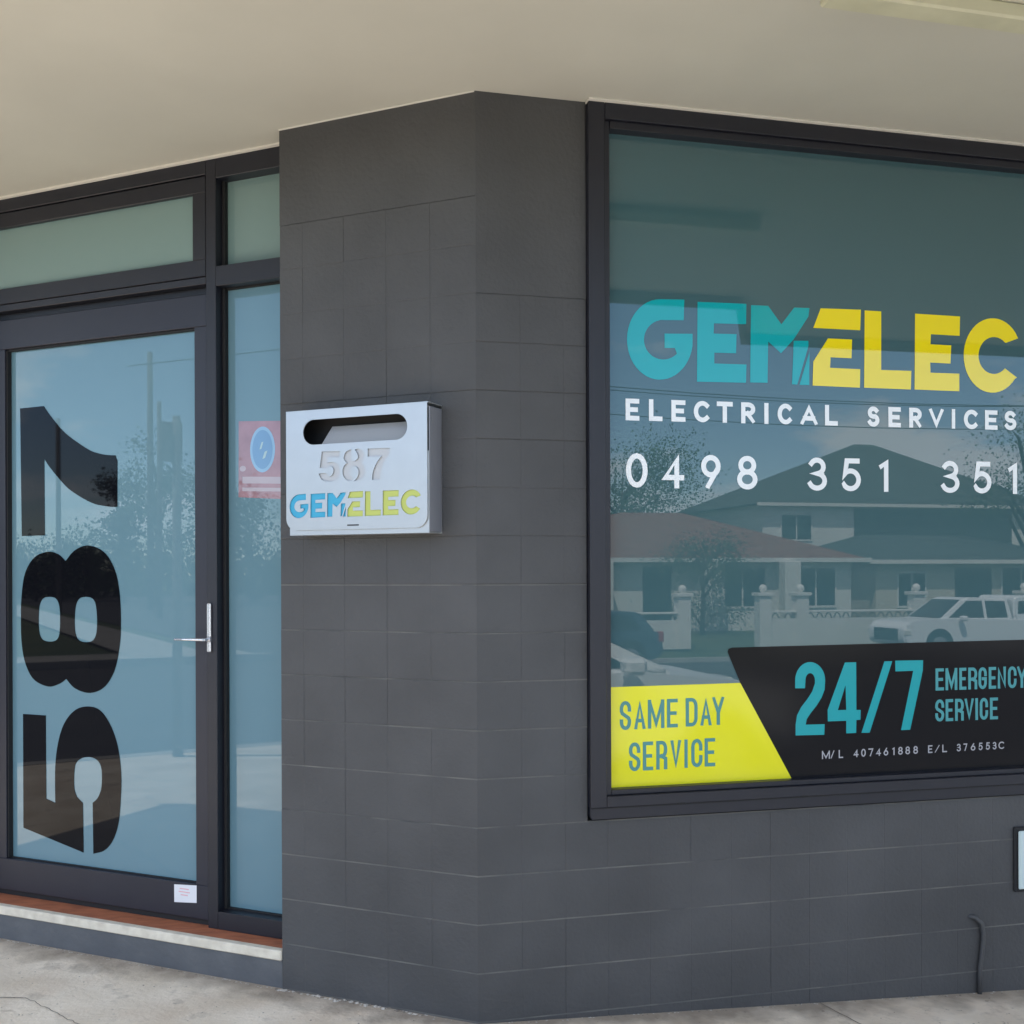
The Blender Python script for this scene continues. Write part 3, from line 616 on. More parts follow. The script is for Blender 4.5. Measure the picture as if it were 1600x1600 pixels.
for it in PHONE:
    mb = MB(); letters(mb, [it], 1.8022, 1.9228, .0185, YG); obj('digit', mb, M_white, t, 'R', fixn=False)
t = thing('yellow_sign', 'yellow slanted panel reading same day service in the window corner', 'sign', (.5, YG, .76), frame='R')
mb = MB(); mb.flat([[(.467, .7605), (1.1658, .7603), (.9663, 1.1105), (.467, 1.1087)]], YG); obj('panel', mb, M_yelpan, t, 'R', fixn=False)
mb = MB(); letters(mb, SAME, .9579, 1.0589, .0125, YG - .0008, True, (.9640, 1.0640)); letters(mb, SERV, .8134, .9137, .0125, YG - .0008, True, (.8180, .9180))
obj('lettering', mb, M_tealtxt2, t, 'R', fixn=False)
t = thing('black_sign', 'black panel with large teal 24/7 along the bottom of the window', 'sign', (1.2, YG, .76), frame='R')
mb = MB(); mb.flat([[(1.1658, .7603), (2.899, .7605), (2.899, 1.2484), (.935, 1.2375), (.921, 1.233), (.9175, 1.222), (.9663, 1.1105)]], YG - .0003); obj('panel', mb, M_black, t, 'R', fixn=False)
mb = MB()
mb.flat([N2], YG - .001); mb.flat(N4, YG - .001); mb.flat([NS], YG - .001); mb.flat([N7], YG - .001)
obj('large_number', mb, M_tealtxt, t, 'R', fixn=False)
mb = MB(); letters(mb, EMER, 1.0603, 1.1431, .0115, YG - .001, True); letters(mb, SERV2, .9439, 1.0267, .0115, YG - .001, True)
obj('emergency_lettering', mb, mat('pale teal text', (0.06, 0.30, 0.33), .3), t, 'R', fixn=False)
for it in LIC:
    f = ((it[1] + it[2]) / 2 - LIC[0][1]) / (LIC[-1][2] - LIC[0][1])
    mb = MB(); letters(mb, [it], LICZ[0] + (LICZ2[0] - LICZ[0]) * f, LICZ[1] + (LICZ2[1] - LICZ[1]) * f, .0045, YG - .001)
    obj('licence_character', mb, M_greytxt, t, 'R', fixn=False)

# ------------------------------------------------------------------ numerals on the door, stickers
t = thing('door_number', 'tall black numerals 587 turned sideways up the glass door', 'number', (-2.0, .148, .4), frame='L')
for nm, loops in (('numeral', [D7]), ('numeral', D8), ('numeral', [D5])):
    mb = MB(); mb.flat([smooth_loop(p) for p in loops], .1486); obj(nm, mb, M_blackd, t, 'L', fixn=False)
mb = MB(); mb.flat([[(-1.3825, .213), (-1.272, .222), (-1.272, .2905), (-1.3825, .283)]], .1185)
mb.slot = 1
for i, (a, b) in enumerate(((-1.355, -1.31), (-1.36, -1.305), (-1.35, -1.315))): mb.box(a, b, .118, .1184, .268 - i * .012, .272 - i * .012)
tag(obj('sticker', mb, [mat('sticker white', (.75, .76, .80), .5), mat('sticker pink print', (.75, .42, .46), .5)], None, 'L', base=frm('L') @ Vector((-1.33, .118, .25))), 'small white sticker with pink print low on the door frame', 'sticker')
# alarm poster behind the side light
YP = .1692
t = thing('poster', 'faded red notice with blue oval badge behind narrow side glass', 'poster', (-.98, YP, 1.8), frame='L')
mb = MB(); mb.flat([[(-1.104, 1.805), (-.80, 1.785), (-.80, 2.085), (-1.102, 2.10)]], YP)
obj('sheet', mb, mat('poster red', (.33, .185, .22), .02, ior=1.7, var=.15, vscale=12), t, 'L', fixn=False)
mb = MB(); mb.flat([ea(-.990, 1.985, .058, .088, 0, 360, 40)[:-1]], YP - .0004); obj('badge_rim', mb, mat('badge rim', (.24, .42, .62), .05, ior=1.7), t, 'L', fixn=False)
mb = MB(); mb.flat([ea(-.990, 1.985, .047, .075, 0, 360, 40)[:-1]], YP - .0008)
mb.flat([ea(-.99, 2.0, .043, .014, 0, 360, 24)[:-1]], YP - .0012); mb.slot = 1
mb.flat([[(-1.003, 1.985), (-.994, 1.988), (-.985, 2.015), (-.994, 2.012)]], YP - .0016); mb.flat([[(-.990, 1.948), (-.977, 1.952), (-.966, 1.980), (-.979, 1.976)]], YP - .0016)
obj('badge', mb, [mat('badge blue', (.14, .29, .50), .05, ior=1.7), mat('badge flash', (.40, .55, .60), .1)], t, 'L', fixn=False)
mb = MB()
for z0, z1 in ((1.858, 1.884), (1.828, 1.842)):
    mb.flat([[(-1.085, z0), (-.80, z0 - .012), (-.80, z1 - .012), (-1.085, z1)]], YP - .0004)
mb.flat([ea(-1.083, 1.915, .015, .011, 0, 360, 16)[:-1]], YP - .0004)
obj('print', mb, mat('poster print', (.42, .35, .40), .05, ior=1.7), t, 'L', fixn=False)

# ------------------------------------------------------------------ letterbox
t = thing('letterbox', 'silver steel letterbox cut with 587 on the grey block pier', 'letterbox', (-.41, -.05, 1.64), frame='L')
mb = MB()
X0, X1, Z0, Z1 = -.680, -.1285, 1.640, 2.062
mb.box(X0, X1, -.094, -.0905, Z0, Z1 - .15, 0)                        # front lower skin of the body
mb.box(X0, X0 + .004, -.0903, -.001, Z0, Z1, 0); mb.box(X0, X1, -.0045, -.001, Z0 + .0005, Z1, 0)
mb.box(X0 + .0042, X1 - .0042, -.0903, -.0046, Z0, Z0 + .004, 0); mb.box(X0 + .0042, X1 - .0042, -.0903, -.0046, Z1 - .004, Z1, 0)
obj('body', mb, M_steel, t, 'L')
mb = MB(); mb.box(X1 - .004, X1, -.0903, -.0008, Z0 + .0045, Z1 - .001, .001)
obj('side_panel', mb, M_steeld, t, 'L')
def rrect(x0, x1, z0, z1, r, n=8, only=None):
    P = []
    for cx, cz, a in ((x1 - r, z1 - r, 0), (x0 + r, z1 - r, 90), (x0 + r, z0 + r, 180), (x1 - r, z0 + r, 270)):
        if only is not None and a not in only: P.append((x1 if a in (0, 270) else x0, z1 if a in (0, 90) else z0))
        else: P += ea(cx, cz, r, r, a, a + 90, n)
    return P
PX0, PX1, PZ0, PZ1 = -.691, -.1325, 1.657, 2.071
slot = rrect(-.620, -.207, 1.953, 2.040, .0432, 10)
d5, d8, d7 = smooth_loop(MB5, 4), smooth_loop(MB8, 4), smooth_loop(MB7, 4)
lx0, lx1 = min(p[0] for q in LOGO_T for p in q), max(p[0] for q in LOGO_Y for p in q)
lz0, lz1 = 2.162, 2.458
allp = [p for q in LOGO_T + LOGO_Y for p in q]; lz0, lz1 = min(p[1] for p in allp), max(p[1] for p in allp)
def small(p): return (-.6785 + (p[0] - lx0) / (lx1 - lx0) * .5235, 1.6985 + (p[1] - lz0) / (lz1 - lz0) * .088)
LT = [[small(p) for p in q] for q in LOGO_T]; LY = [[small(p) for p in q] for q in LOGO_Y]
def shrink(q, s=.93):
    cx = sum(p[0] for p in q) / len(q); cz = sum(p[1] for p in q) / len(q); return [(cx + (p[0] - cx) * s, cz + (p[1] - cz) * s) for p in q]
holes = [slot, d5, d8, d7] + [shrink(q, .97) for q in LT[:3]] + [shrink(q, .9) for q in LT[3:]] + [shrink(q, .97) for q in LY]
mb = MB()
mb.flat([rrect(PX0, PX1, PZ0, PZ1, .042, 10, only=(180, 270))] + holes, -.1000, -.0965)
mb.flat([[(-.4416, 1.669), (-.3958, 1.669), (-.3958, 1.6735), (-.4416, 1.6735)]], -.0999)
plate = obj('front_plate', mb, M_steel, t, 'L', fixn=False)
mb = MB(); mb.box(PX0, PX1 + .004, -.1003, -.0005, PZ1 + .0002, PZ1 + .003, 0); obj('lid', mb, M_steel, t, 'L')
mb = MB(); mb.box(-.62, -.20, -.0945, -.0940, 1.80, 1.944); obj('backing', mb, M_steel2, plate, 'L')
mb = MB(); mb.box(-.686, -.4445, -.0954, -.0950, 1.68, 1.795); obj('teal_backing', mb, M_mbteal, plate, 'L')
mb = MB(); mb.box(-.4440, -.15, -.0954, -.0950, 1.68, 1.795); obj('lime_backing', mb, M_mbyel, plate, 'L')
mb = MB(); mb.box(-.4416, -.3958, -.1006, -.0998, 1.669, 1.6735); obj('key_slot', mb, M_dark, plate, 'L')
mb = MB(); mb.face([(-.565, -.088, 1.935), (-.19, -.088, 1.935), (-.19, -.030, 2.022), (-.545, -.030, 2.022)]); mb.face([(-.565, -.0885, 1.935), (-.19, -.0885, 1.935), (-.19, -.0305, 2.0225), (-.545, -.0305, 2.0225)])
obj('chute', mb, M_steel2, t, 'L', fixn=False)
mb = MB(); mb.box(X0 + .006, X1 - .006, -.012, -.006, 1.80, Z1 - .006); mb.box(X0 + .0045, X0 + .006, -.09, -.006, 1.8, Z1 - .006); mb.box(X1 - .006, X1 - .0045, -.09, -.006, 1.8, Z1 - .006)
mb.box(X0 + .006, X1 - .006, -.09, -.006, Z1 - .0065, Z1 - .005)
obj('interior', mb, M_dark, t, 'L')

# ------------------------------------------------------------------ pipe and outlet low on the window wall
mb = MB()
mb.tube([(1.875, .01, .213), (1.90, -.008, .211), (1.925, -.014, .187), (1.935, -.010, .14), (1.930, -.010, .08), (1.920, -.010, .02), (1.918, -.010, -.09)], .009, 10)
tag(obj('drain_pipe', mb, M_wall, None, 'R', base=frm('R') @ Vector((1.92, -.03, -.08))), 'thin bent pipe painted wall grey running down into the pavement', 'pipe')
t = thing('outlet_box', 'white faced box on dark backing low on the wall at right edge', 'wall box', (2.15, 0, .4), frame='R')
mb = MB(); mb.box(2.072, 2.27, -.012, -.0005, .292, .538, .004); obj('backing', mb, M_rubber, t, 'R')
mb = MB(); mb.box(2.084, 2.265, -.022, -.0125, .304, .524, .004); obj('cover', mb, mat('white cover', (.55, .66, .66), .4), t, 'R')

# grit and broken mortar along the foot of the walls
mb = MB(); rr = random.Random(9)
mcx = []
def chip(x, y, frame, s, k):
    v = frm(frame) @ Vector((x, y, 0)); zz = top(*frR((v.x, v.y)))
    t_ = bmesh.new(); bmesh.ops.create_icosphere(t_, subdivisions=1, radius=s)
    for q in t_.verts: q.co = Vector((v.x + q.co.x * rr.uniform(.6, 1.5), v.y + q.co.y * rr.uniform(.6, 1.3), zz + q.co.z * rr.uniform(.2, .6)))
    mb.slot = k; mb.merge(t_)
for i in range(160):
    chip(-rr.random() ** .8 * 2.3, -abs(rr.gauss(0, .010)) - .002, 'L', rr.uniform(.0015, .0045), rr.choice((0, 1, 1)))
for i in range(60):
    chip(-rr.uniform(.2, .82), -abs(rr.gauss(0, .006)) - .004, 'L', rr.uniform(.005, .010), rr.choice((0, 1, 1)))
for i in range(130):
    chip(rr.random() * 2.6, -abs(rr.gauss(0, .010)) - .002, 'R', rr.uniform(.0015, .0045), rr.choice((0, 1, 1)))
for i in range(60):
    chip(-rr.random() * 2.4, -rr.uniform(.02, .6), 'L', rr.uniform(.0015, .004), 0)
for i in range(30):
    chip(rr.random() * 2.4, -rr.uniform(.02, .6), 'R', rr.uniform(.002, .004), 0)
o = obj('grit', mb, [mat('dark grit', (.22, .19, .16), .9), mat('pale mortar crumbs', (.50, .47, .43), .9)]); o['kind'] = 'stuff'; o['label'] = 'loose grit and mortar crumbs along the foot of the wall'; 
# ------------------------------------------------------------------ what stands across the streets (seen mirrored in the glass); R frame
M_glass = mat('vehicle glass', (0.015, 0.02, 0.022), 0.05, ior=1.6)
M_tyre = mat('tyre', (0.02, 0.02, 0.02), 0.8); M_rim = mat('rim', (.45, .46, .48), .35, metal=.6)
M_carw = mat('white car paint', (.86, .87, .88), .25, ior=1.6); M_carb = mat('dark blue car paint', (.03, .06, .10), .25, ior=1.6)
M_lamp = mat('lamp lens', (.7, .7, .66), .1); M_red = mat('tail lens', (.4, .02, .02), .2); M_plast = mat('black plastic', (.02, .02, .02), .6)
M_render = mat('cream render', (.62, .57, .48), .8, var=.06, vscale=.6); M_wht = mat('white masonry', (.80, .78, .74), .8, var=.06, vscale=.8)
M_tile = mat('terracotta roof tiles', (.20, .075, .05), .8, col2=(.30, .13, .09), vscale=2.5, bump=1, bscale=8, stretch=(1, 1, 9))
M_tile2 = mat('dark green grey roof tiles', (.045, .06, .055), .7, col2=(.09, .105, .10), vscale=2.5, stretch=(1, 1, 9))
M_win = mat('house window', (.02, .03, .035), .08, ior=1.6); M_brick = mat('pale brick', (.36, .27, .20), .85, var=.15, vscale=5)
M_bark = mat('bark', (.10, .075, .055), .9, var=.3, vscale=4); M_pole = mat('grey timber pole', (.16, .145, .13), .85, var=.2, vscale=3)
M_galv = mat('galvanised steel', (.38, .39, .40), .5, metal=.4); M_iron = mat('dark iron', (.04, .04, .045), .5)
M_wire = mat('cable', (.02, .02, .02), .6)
LEAF = [mat('leaf %d' % i, c, .65, var=.25, vscale=1.5) for i, c in enumerate([(.045, .085, .03), (.07, .11, .04), (.035, .06, .028)])]

def vehicle(name, label, cat, x, y, z, L, Wd, dirn, paint, low, cab, wheels, wins, mirror=None, canopy=None, wr=.36, group=None):
    """profiles in (length, height); dirn=+1: front towards +x"""
    t = thing(name, label, cat, (x, y, z), group, 'R')
    X = lambda a: x + dirn * a
    def loft(poly, w0, w1, zlo, zhi, m, nm, bev=.05):
        poly = fillet(poly, .16)
        mb = MB(); n = len(poly)
        def wid(zz): f = cl((zz - zlo) / (zhi - zlo), 0, 1); return w0 + (w1 - w0) * f
        a = [mb.bm.verts.new((X(p[0]), y - wid(p[1]) / 2, z + p[1])) for p in poly]; b = [mb.bm.verts.new((X(p[0]), y + wid(p[1]) / 2, z + p[1])) for p in poly]
        for i in range(n): mb.bm.faces.new([a[i], a[(i + 1) % n], b[(i + 1) % n], b[i]])
        mb.bm.faces.new(a); mb.bm.faces.new(b[::-1])
        caps_ = set(f for f in mb.bm.faces if len(f.verts) == n)
        if bev: bmesh.ops.bevel(mb.bm, geom=[g for g in mb.bm.edges if any(f in caps_ for f in g.link_faces)], offset=bev, segments=3, affect='EDGES')
        for f in mb.bm.faces: f.smooth = True
        o = obj(nm, mb, m, t, 'R'); o.data.set_sharp_from_angle(angle=R_(40)); return o
    zc0, zc1 = min(p[1] for p in cab), max(p[1] for p in cab)
    loft(low, Wd, Wd * .97, .3, zc0 + .1, paint, 'body')
    loft(cab, Wd * .93, Wd * .76, zc0, zc1, paint, 'cabin')
    wd = lambda h: Wd * .93 + (Wd * .76 - Wd * .93) * (h - zc0) / (zc1 - zc0)
    for wq in wins:
        for s in (-1, 1):
            mb = MB(); mb.face([(X(p[0]), y + s * (wd(p[1]) / 2 + .006), z + p[1]) for p in wq])
            obj('side_window', mb, M_glass, t, 'R')
    # windscreen and rear glass from the cabin profile's sloping ends
    for nm, i, j in (('windscreen', -2, -1), ('rear_window', 0, 1)):
        p, q = cab[i], cab[j]; mb = MB(); n = Vector((q[1] - p[1], -(q[0] - p[0]))).normalized(); s0 = 1 if (n.x > 0) == (nm == 'windscreen') else -1
        f = lambda u: (p[0] + (q[0] - p[0]) * u + n.x * s0 * .012, p[1] + (q[1] - p[1]) * u + n.y * s0 * .012)
        a, b = f(.12), f(.9)
        mb.face([(X(a[0]), y - wd(a[1]) / 2 + .08, z + a[1]), (X(a[0]), y + wd(a[1]) / 2 - .08, z + a[1]), (X(b[0]), y + wd(b[1]) / 2 - .08, z + b[1]), (X(b[0]), y - wd(b[1]) / 2 + .08, z + b[1])])
        obj(nm, mb, M_glass, t, 'R')
    for wx in wheels:
        for s in (-1, 1):
            mb = MB(); yy = y + s * (Wd / 2 - .10)
            mb.tube([(X(wx), yy - .115, z + wr), (X(wx), yy + .115, z + wr)], wr, 24)
            w = obj('wheel', mb, M_tyre, t, 'R')
            mb = MB(); mb.tube([(X(wx), yy - .12, z + wr), (X(wx), yy + .12, z + wr)], wr * .62, 20); obj('rim', mb, M_rim, w, 'R')
            mb = MB(); mb.tube([(X(wx), yy - .10, z + wr + .03), (X(wx), yy + .107, z + wr + .03)], wr * 1.14, 24); obj('wheel_arch', mb, M_plast, t, 'R')
    f0 = max(p[0] for p in low); r0 = min(p[0] for p in low)
    for s in (-1, 1):
        mb = MB(); mb.box(*sorted((X(f0 - .22), X(f0 - .01))), *sorted((y + s * (Wd / 2 - .42), y + s * (Wd / 2 + .004))), z + .66, z + .82, .02); obj('headlight', mb, M_lamp, t, 'R')
        mb = MB(); mb.box(*sorted((X(r0 - .01), X(r0 + .12))), *sorted((y + s * (Wd / 2 - .22), y + s * (Wd / 2 + .004))), z + .72, z + .98, .02); obj('tail_light', mb, M_red, t, 'R')
        if mirror:
            mb = MB(); mb.box(*sorted((X(mirror[0] - .09), X(mirror[0] + .09))), *sorted((y + s * (Wd / 2 + .05), y + s * (Wd / 2 + .26))), z + mirror[1] - .065, z + mirror[1] + .075, .035); mb.box(*sorted((X(mirror[0] - .03), X(mirror[0] + .03))), *sorted((y + s * Wd / 2 * .95, y + s * (Wd / 2 + .1))), z + mirror[1] - .09, z + mirror[1] - .05, 0); obj('wing_mirror', mb, paint, t, 'R')
    mb = MB(); mb.box(*sorted((X(f0 - .04), X(f0 + .02))), y - Wd * .32, y + Wd * .32, z + .50, z + (.84 if canopy else .64), .01); obj('grille', mb, M_plast, t, 'R')
    if canopy:
        loft(canopy, Wd * .94, Wd * .86, 1.0, 1.75, paint, 'canopy')
        q = [(canopy[0][0] + .25, 1.22), (canopy[1][0] + .3, 1.58), (canopy[2][0] - .12, 1.58), (canopy[3][0] - .12, 1.22)]
        for s in (-1, 1):
            mb = MB(); mb.face([(X(p[0]), y + s * (Wd * .455 + .006), z + p[1]) for p in q])
            obj('canopy_window', mb, M_glass, t, 'R')
    return t
# white dual cab ute, front towards -x (length measured from its rear)
vehicle('pickup_truck', 'white double cab pickup with canopy parked across the street', 'pickup truck', 22.15, -23.8, -.88, 5.3, 1.82, -1, M_carw,
    [(0, .5), (0, 1.06), (3.85, 1.12), (5.05, 1.04), (5.3, .88), (5.3, .42), (4.9, .34), (.3, .38)],
    [(1.75, 1.04), (1.85, 1.66), (3.25, 1.70), (4.15, 1.06)], (.95, 4.2),
    [[(1.95, 1.12), (1.98, 1.58), (2.62, 1.60), (2.62, 1.12)], [(2.72, 1.12), (2.72, 1.60), (3.22, 1.60), (3.85, 1.14)]],
    (3.55, 1.12), [(.05, 1.03), (.12, 1.72), (1.72, 1.74), (1.74, 1.03)], .38)
vehicle('estate_car', 'dark blue car parked across the street beside the masonry gate', 'car', 9.15, -22.2, -.88, 4.5, 1.8, -1, M_carb,
    [(0, .45), (.02, .98), (3.1, .98), (4.25, .85), (4.45, .6), (4.45, .35), (.2, .3)],
    [(.15, .94), (.55, 1.46), (2.6, 1.48), (3.35, .94)], (.85, 3.6),
    [[(.55, 1.02), (.75, 1.38), (1.45, 1.40), (1.45, 1.02)], [(1.55, 1.02), (1.55, 1.40), (2.5, 1.40), (2.98, 1.02)]], (2.75, 1.05))
vehicle('hatchback', 'white hatchback parked at the kerb right in front of the shop', 'car', -.25, -5.75, -.33, 4.2, 1.76, 1, M_carw,
    [(0, .45), (.02, .98), (2.7, 1.02), (3.75, .90), (4.15, .66), (4.15, .32), (.2, .28)],
    [(.1, .96), (.45, 1.44), (2.0, 1.48), (3.05, .98)], (.8, 3.4),
    [[(.5, 1.03), (.65, 1.36), (1.3, 1.40), (1.3, 1.03)], [(1.4, 1.03), (1.4, 1.40), (1.95, 1.40), (2.62, 1.05)]], (2.55, 1.08), wr=.32)

def house(name, label, x0, x1, y0, y1, zg, ze, zr, ridge, mw, mr, openings, over=.5):
    t = thing(name, label, 'house', ((x0 + x1) / 2, (y0 + y1) / 2, zg), None, 'R')
    mb = MB(); mb.box(x0, x1, y0, y1, zg - .5, ze, 0); obj('wall', mb, mw, t, 'R')
    a, b = ridge; ym = (y0 + y1) / 2; o = over
    mb = MB(); E = [(x0 - o, y1 + o, ze), (x0 - o, y0 - o, ze), (x1 + o, y0 - o, ze), (x1 + o, y1 + o, ze)]
    A, Bp = (a, ym, zr), (b, ym, zr)
    mb.face([E[0], E[1], A]); mb.face([E[1], E[2], Bp, A]); mb.face([E[2], E[3], Bp]); mb.face([E[3], E[0], A, Bp]); mb.face(E)
    r = obj('roof', mb, mr, t, 'R', fixn=True)
    mb = MB(); mb.box(x0 - o - .06, x1 + o + .06, y1 + o, y1 + o + .06, ze - .12, ze + .04, 0); obj('gutter', mb, M_wht, r, 'R')
    for (kind, u0, u1, z0, z1) in openings:
        mb = MB(); mb.box(u0, u1, y1 - .05, y1 + .02, z0, z1, 0)
        w = obj(kind, mb, M_win, t, 'R')
        if kind == 'window':
            mb = MB(); mb.box(u0 - .06, u1 + .06, y1, y1 + .05, z0 - .08, z0, 0); mb.box(u0 - .06, u1 + .06, y1, y1 + .05, z1, z1 + .06, 0)
            mb.box(u0 - .06, u0, y1, y1 + .05, z0, z1, 0); mb.box(u1, u1 + .06, y1, y1 + .05, z0, z1, 0); mb.box((u0 + u1) / 2 - .03, (u0 + u1) / 2 + .03, y1 + .021, y1 + .05, z0, z1, 0)
            obj('window_frame', mb, M_wht, w, 'R')
    return t
h1 = house('house', 'low house with red tiled hip roof behind the masonry fence', 5.0, 21.6, -42.5, -33.5, -.35, 2.05, 4.0, (14.0, 16.6), M_wht, M_tile,
    [('window', 9.8, 11.6, .4, 1.7), ('door', 13.2, 14.3, -.2, 1.75), ('window', 16.2, 18.0, .3, 1.7), ('window', 6.2, 8.4, .4, 1.7), ('window', 19.3, 20.9, .3, 1.7)])
for x in (11.4, 15.6, 18.6):
    mb = MB(); mb.box(x - .32, x + .32, -32.9, -32.4, -.4, 1.95, .02); obj('porch_post', mb, M_wht, h1, 'R')
h2 = house('two_storey_house', 'pale two storey house with dark tiled roof rising behind', 24.0, 40.0, -56, -45.5, -.35, 4.95, 8.7, (32.2, 33.4), M_wht, M_tile2,
    [('balcony_recess', 29.0, 38.2, 2.85, 4.75), ('window', 25.0, 26.6, 3.2, 4.4)])
h3 = house('brick_house', 'single storey wing with dark tiled porch roof behind the pickup', 23.6, 33.4, -44, -35.0, -.35, 2.0, 3.2, (25.6, 31.0), M_render, M_tile2,
    [('window', 24.6, 25.8, .2, 1.5), ('door', 27.2, 28.9, -.3, 1.7), ('window', 29.4, 31.2, .3, 1.7)])
# masonry front fence: low walls between piers with ball finials
fence = thing('front_fence', 'white masonry fence with capped piers and ball tops across the street', 'fence', (15, -27, -.5), None, 'R')
for i, x in enumerate((4.0, 8.0, 12.02, 14.67, 15.93, 20.0, 24.0, 28.0)):
    mb = MB(); mb.box(x - .20, x + .20, -27.2, -26.8, -.75, .82, .01); mb.box(x - .26, x + .26, -27.26, -26.74, .82, .92, .01); p = obj('pier', mb, M_wht, fence, 'R')
    mb = MB(); mb.ball((x, -27, 1.05), .13); mb.box(x - .06, x + .06, -27.06, -26.94, .92, .96, 0); obj('finial', mb, M_wht, p, 'R')
for a, b in ((4.2, 7.8), (8.2, 11.82), (14.87, 15.73), (16.13, 19.8), (20.2, 23.8), (24.2, 27.8)):
    mb = MB(); mb.box(a, b, -27.1, -26.9, -.75, .12, 0); mb.box(a, b, -27.14, -26.86, .30, .36, .01); w = obj('low_wall', mb, M_wht, fence, 'R')
    mb = MB(); n = max(2, int((b - a) / .3))
    for k in range(n):
        c = a + (k + .5) * (b - a) / n; mb.tube([(c - .12, -27, .13), (c - .06, -27, .25), (c, -27, .29), (c + .06, -27, .25), (c + .12, -27, .13)], .018, 5)
    obj('iron_panel', mb, M_iron, w, 'R')

def tree(name, label, x, y, z, h, r, seed, kind=0, crown_lo=.3, n=1500, leaf=.32, group='trees and bushes across the streets'):
    rd = random.Random(seed); t = thing(name, label, 'tree' if h > 4 else 'bush', (x, y, z), group, 'R')
    mb = MB(); tips = []
    mb.tube([(x, y, z - .1), (x + .05 * h * .3, y, z + h * .25), (x, y + .1, z + h * .55), (x + .1, y, z + h * .8)], [h * .022 + .03, h * .018 + .02, h * .012 + .01, .02], 8)
    for i in range(9):
        a = rd.uniform(0, 6.28); zz = z + h * rd.uniform(crown_lo, .8); q = Vector((x + math.cos(a) * r * rd.uniform(.5, .85), y + math.sin(a) * r * rd.uniform(.5, .85), zz + h * rd.uniform(.05, .18)))
        mb.tube([(x, y, zz - h * .1), ((x + q.x) / 2, (y + q.y) / 2, (zz + q.z) / 2 + .1), q], [h * .009 + .01, h * .006 + .01, .012], 6); tips.append(q)
    for i in range(8): tips.append(Vector((x + rd.gauss(0, r * .42), y + rd.gauss(0, r * .42), z + h * rd.uniform(crown_lo + .1, .93))))
    obj('trunk', mb, M_bark, t, 'R')
    mb = MB()
    for i in range(n):
        c = rd.choice(tips); s = r * .30
        p = c + Vector((rd.gauss(0, s), rd.gauss(0, s), rd.gauss(0, s * .75)))
        if p.z < z + .1: p.z = z + rd.uniform(.1, .5)
        sz = leaf * rd.uniform(.5, 1.2); u = Vector((rd.gauss(0, 1), rd.gauss(0, 1), rd.gauss(0, 1))).normalized(); v = u.cross(Vector((rd.gauss(0, 1), rd.gauss(0, 1), rd.gauss(0, 1)))).normalized()
        mb.slot = rd.choice((0, 0, 1)); mb.face([p - u * sz / 2, p + v * sz / 3, p + u * sz / 2, p - v * sz / 3])
    mb.slot = 0
    obj('crown', mb, [LEAF[kind], LEAF[(kind + 1) % 3]], t, 'R', fixn=False)
    return t
tree('tall_tree', 'broad dark tree rising behind the red roofed house', 20.0, -55, -.4, 9.6, 3.9, 1, 0, .3, 11000, .18)
tree('tree', 'dense tree at the far left behind the red roof', 14.0, -50, -.4, 7.6, 3.0, 2, 2, .3, 7000, .17)
tree('bush', 'rounded bush standing behind the gate opening', 14.4, -31, -.5, 3.3, 1.3, 3, 0, .12, 6000, .09)
tree('gum_tree', 'thin tall tree beside the two storey house', 33.0, -38, -.4, 9.6, 2.6, 4, 1, .35, 5000, .14)
for i, (x, y, h, r, k, lb) in enumerate([(-60, -10.6, 9.4, 1.7, 1, 'tallest of the roadside trees at the end of the street'), (-57, -13.4, 7.6, 2.2, 0, 'bushy roadside tree right of the tallest one'),
        (-64, -9.3, 7.6, 1.2, 2, 'slim roadside tree left of the tallest one'), (-72, -8.6, 4.6, 2.4, 0, 'low spreading tree farther along the street'), (-74, -5.6, 3.4, 2.6, 2, 'lowest tree on the left of the far street'),
        (-62, -16.5, 6.5, 3.2, 1, 'wide tree on the far right of the street end'), (-50, -18.5, 5.6, 3.2, 0, 'leafy garden tree nearest on the right of the far street'), (-76, 3.5, 3.8, 3.0, 1, 'rounded tree at the left end of the far street'),
        (-40, -22, 5.6, 3.0, 2, 'dark tree beside the side road corner')]):
    tree('street_tree', lb, x, y, -.15, h, r, 20 + i, k, .06, 3200, .25)
# far hedge line closing the street end
mb = MB(); rd = random.Random(77)
for i in range(7000):
    x = -90 + rd.uniform(-4, 4); y = rd.uniform(-60, 60); zt = 3.0 + 1.2 * noise.noise(Vector((y * .12, 0, 0))); p = Vector((x, y, rd.uniform(-.1, zt)))
    sz = rd.uniform(.4, 1.0); u = Vector((rd.gauss(0, 1), rd.gauss(0, 1), rd.gauss(0, 1))).normalized(); v = u.cross(Vector((rd.gauss(0, 1), rd.gauss(0, 1), rd.gauss(0, 1)))).normalized()
    mb.face([p - u * sz / 2, p + v * sz / 2, p + u * sz / 2, p - v * sz / 2])
o = obj('far_wood', mb, LEAF[0], None, 'R', fixn=False); o['kind'] = 'stuff'; o['label'] = 'far line of scrub and trees closing the end of the street'

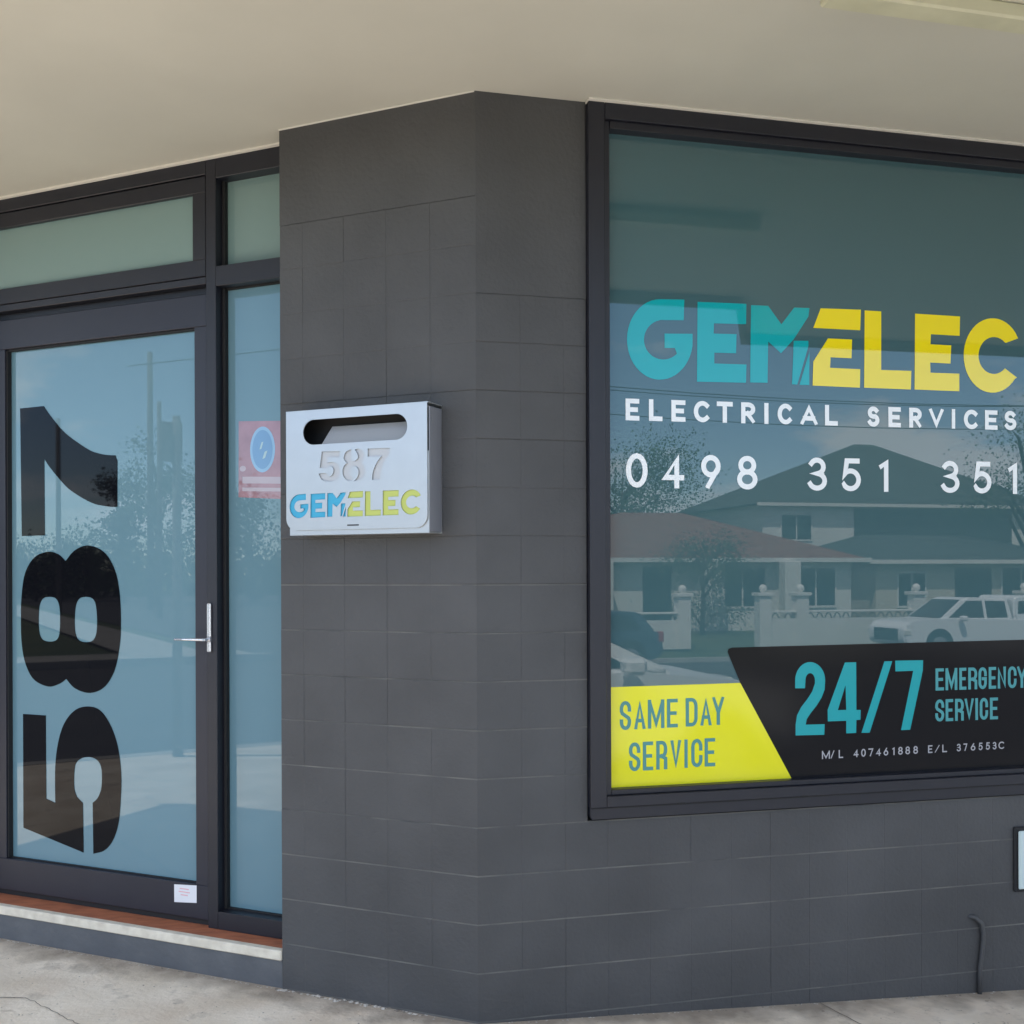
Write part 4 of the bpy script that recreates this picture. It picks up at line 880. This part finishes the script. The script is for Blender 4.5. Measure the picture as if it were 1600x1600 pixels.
def pole(name, label, x, y, z, h, r, m, arm=None, cat='pole'):
    t = thing(name, label, cat, (x, y, z), 'poles along the streets', 'R')
    mb = MB(); mb.tube([(x, y, z - .2), (x, y, z + h)], [r, r * .75], 12); obj('post', mb, m, t, 'R')
    if arm:
        mb = MB(); mb.box(x - .06, x + .06, y - arm, y + arm, z + h - .9, z + h - .78, 0)
        for k in (-.9, -.4, .4, .9): mb.tube([(x, y + arm * k, z + h - .78), (x, y + arm * k, z + h - .6)], .03, 6)
        obj('crossarm', mb, m, t, 'R')
    return t
t = pole('sign_post', 'slim grey street sign post at the near corner kerb', -5.85, -.07, -.02, 2.85, .045, M_pole)
mb = MB(); mb.box(-5.89, -5.86, -.12, .06, 2.45, 2.78, .004); obj('sign_plate', mb, M_pole, t, 'R')
pole('power_pole', 'tall timber power pole far down the street', -50.2, -8.3, -.15, 12.3, .17, M_pole, None, 'power pole')
pole('power_pole', 'shorter timber power pole further left down the street', -46, -3.75, -.15, 8.3, .12, M_pole, None, 'power pole')
pole('power_pole', 'leaning short pole between the street trees', -40, -6.7, -.15, 8.4, .11, M_pole, None, 'power pole')
pole('power_pole', 'timber power pole beside the masonry fence', 4.0, -26.0, -.7, 9.0, .15, M_pole, 1.0, 'power pole')
pole('power_pole', 'timber power pole past the two storey house', 30.0, -26.0, -.7, 9.0, .15, M_pole, 1.0, 'power pole')
for i, (yy, zz) in enumerate(((-26.9, 7.0), (-25.1, 6.75), (-26.4, 6.2))):
    mb = MB(); pts = []
    for k in range(41):
        u = k / 40; x = -50 + 130 * u; s = ((x - 4) / 26) % 1; pts.append((x, yy, zz - .45 * 4 * s * (1 - s) + .25))
    mb.tube(pts, .014, 5)
    tag(obj('power_cable', mb, M_wire, None, 'R', base=frm('R') @ Vector((4, yy, zz))), ['highest cable strung between the poles across the street', 'nearer cable strung between the poles across the street', 'lowest cable strung between the poles across the street'][i], 'cable', 'cables across the street')
mb = MB(); mb.tube([(-50.2, -7.3, 11.4), (-30, -16, 10.2), (-8, -24, 8.3), (4, -25.3, 8.0)], .03, 5)
tag(obj('power_cable', mb, M_wire, None, 'R', base=frm('R') @ Vector((-50, -7.3, 11))), 'long cable running from the tall power pole over the road', 'cable', 'cables across the street')
# house on the far side road corner
house('corner_house', 'cream house on the far corner of the side road', -44, -32, 2.0, 12, -.15, 2.7, 4.6, (-40, -36), M_render, M_tile, [('window', -42, -40, .8, 2.0)])
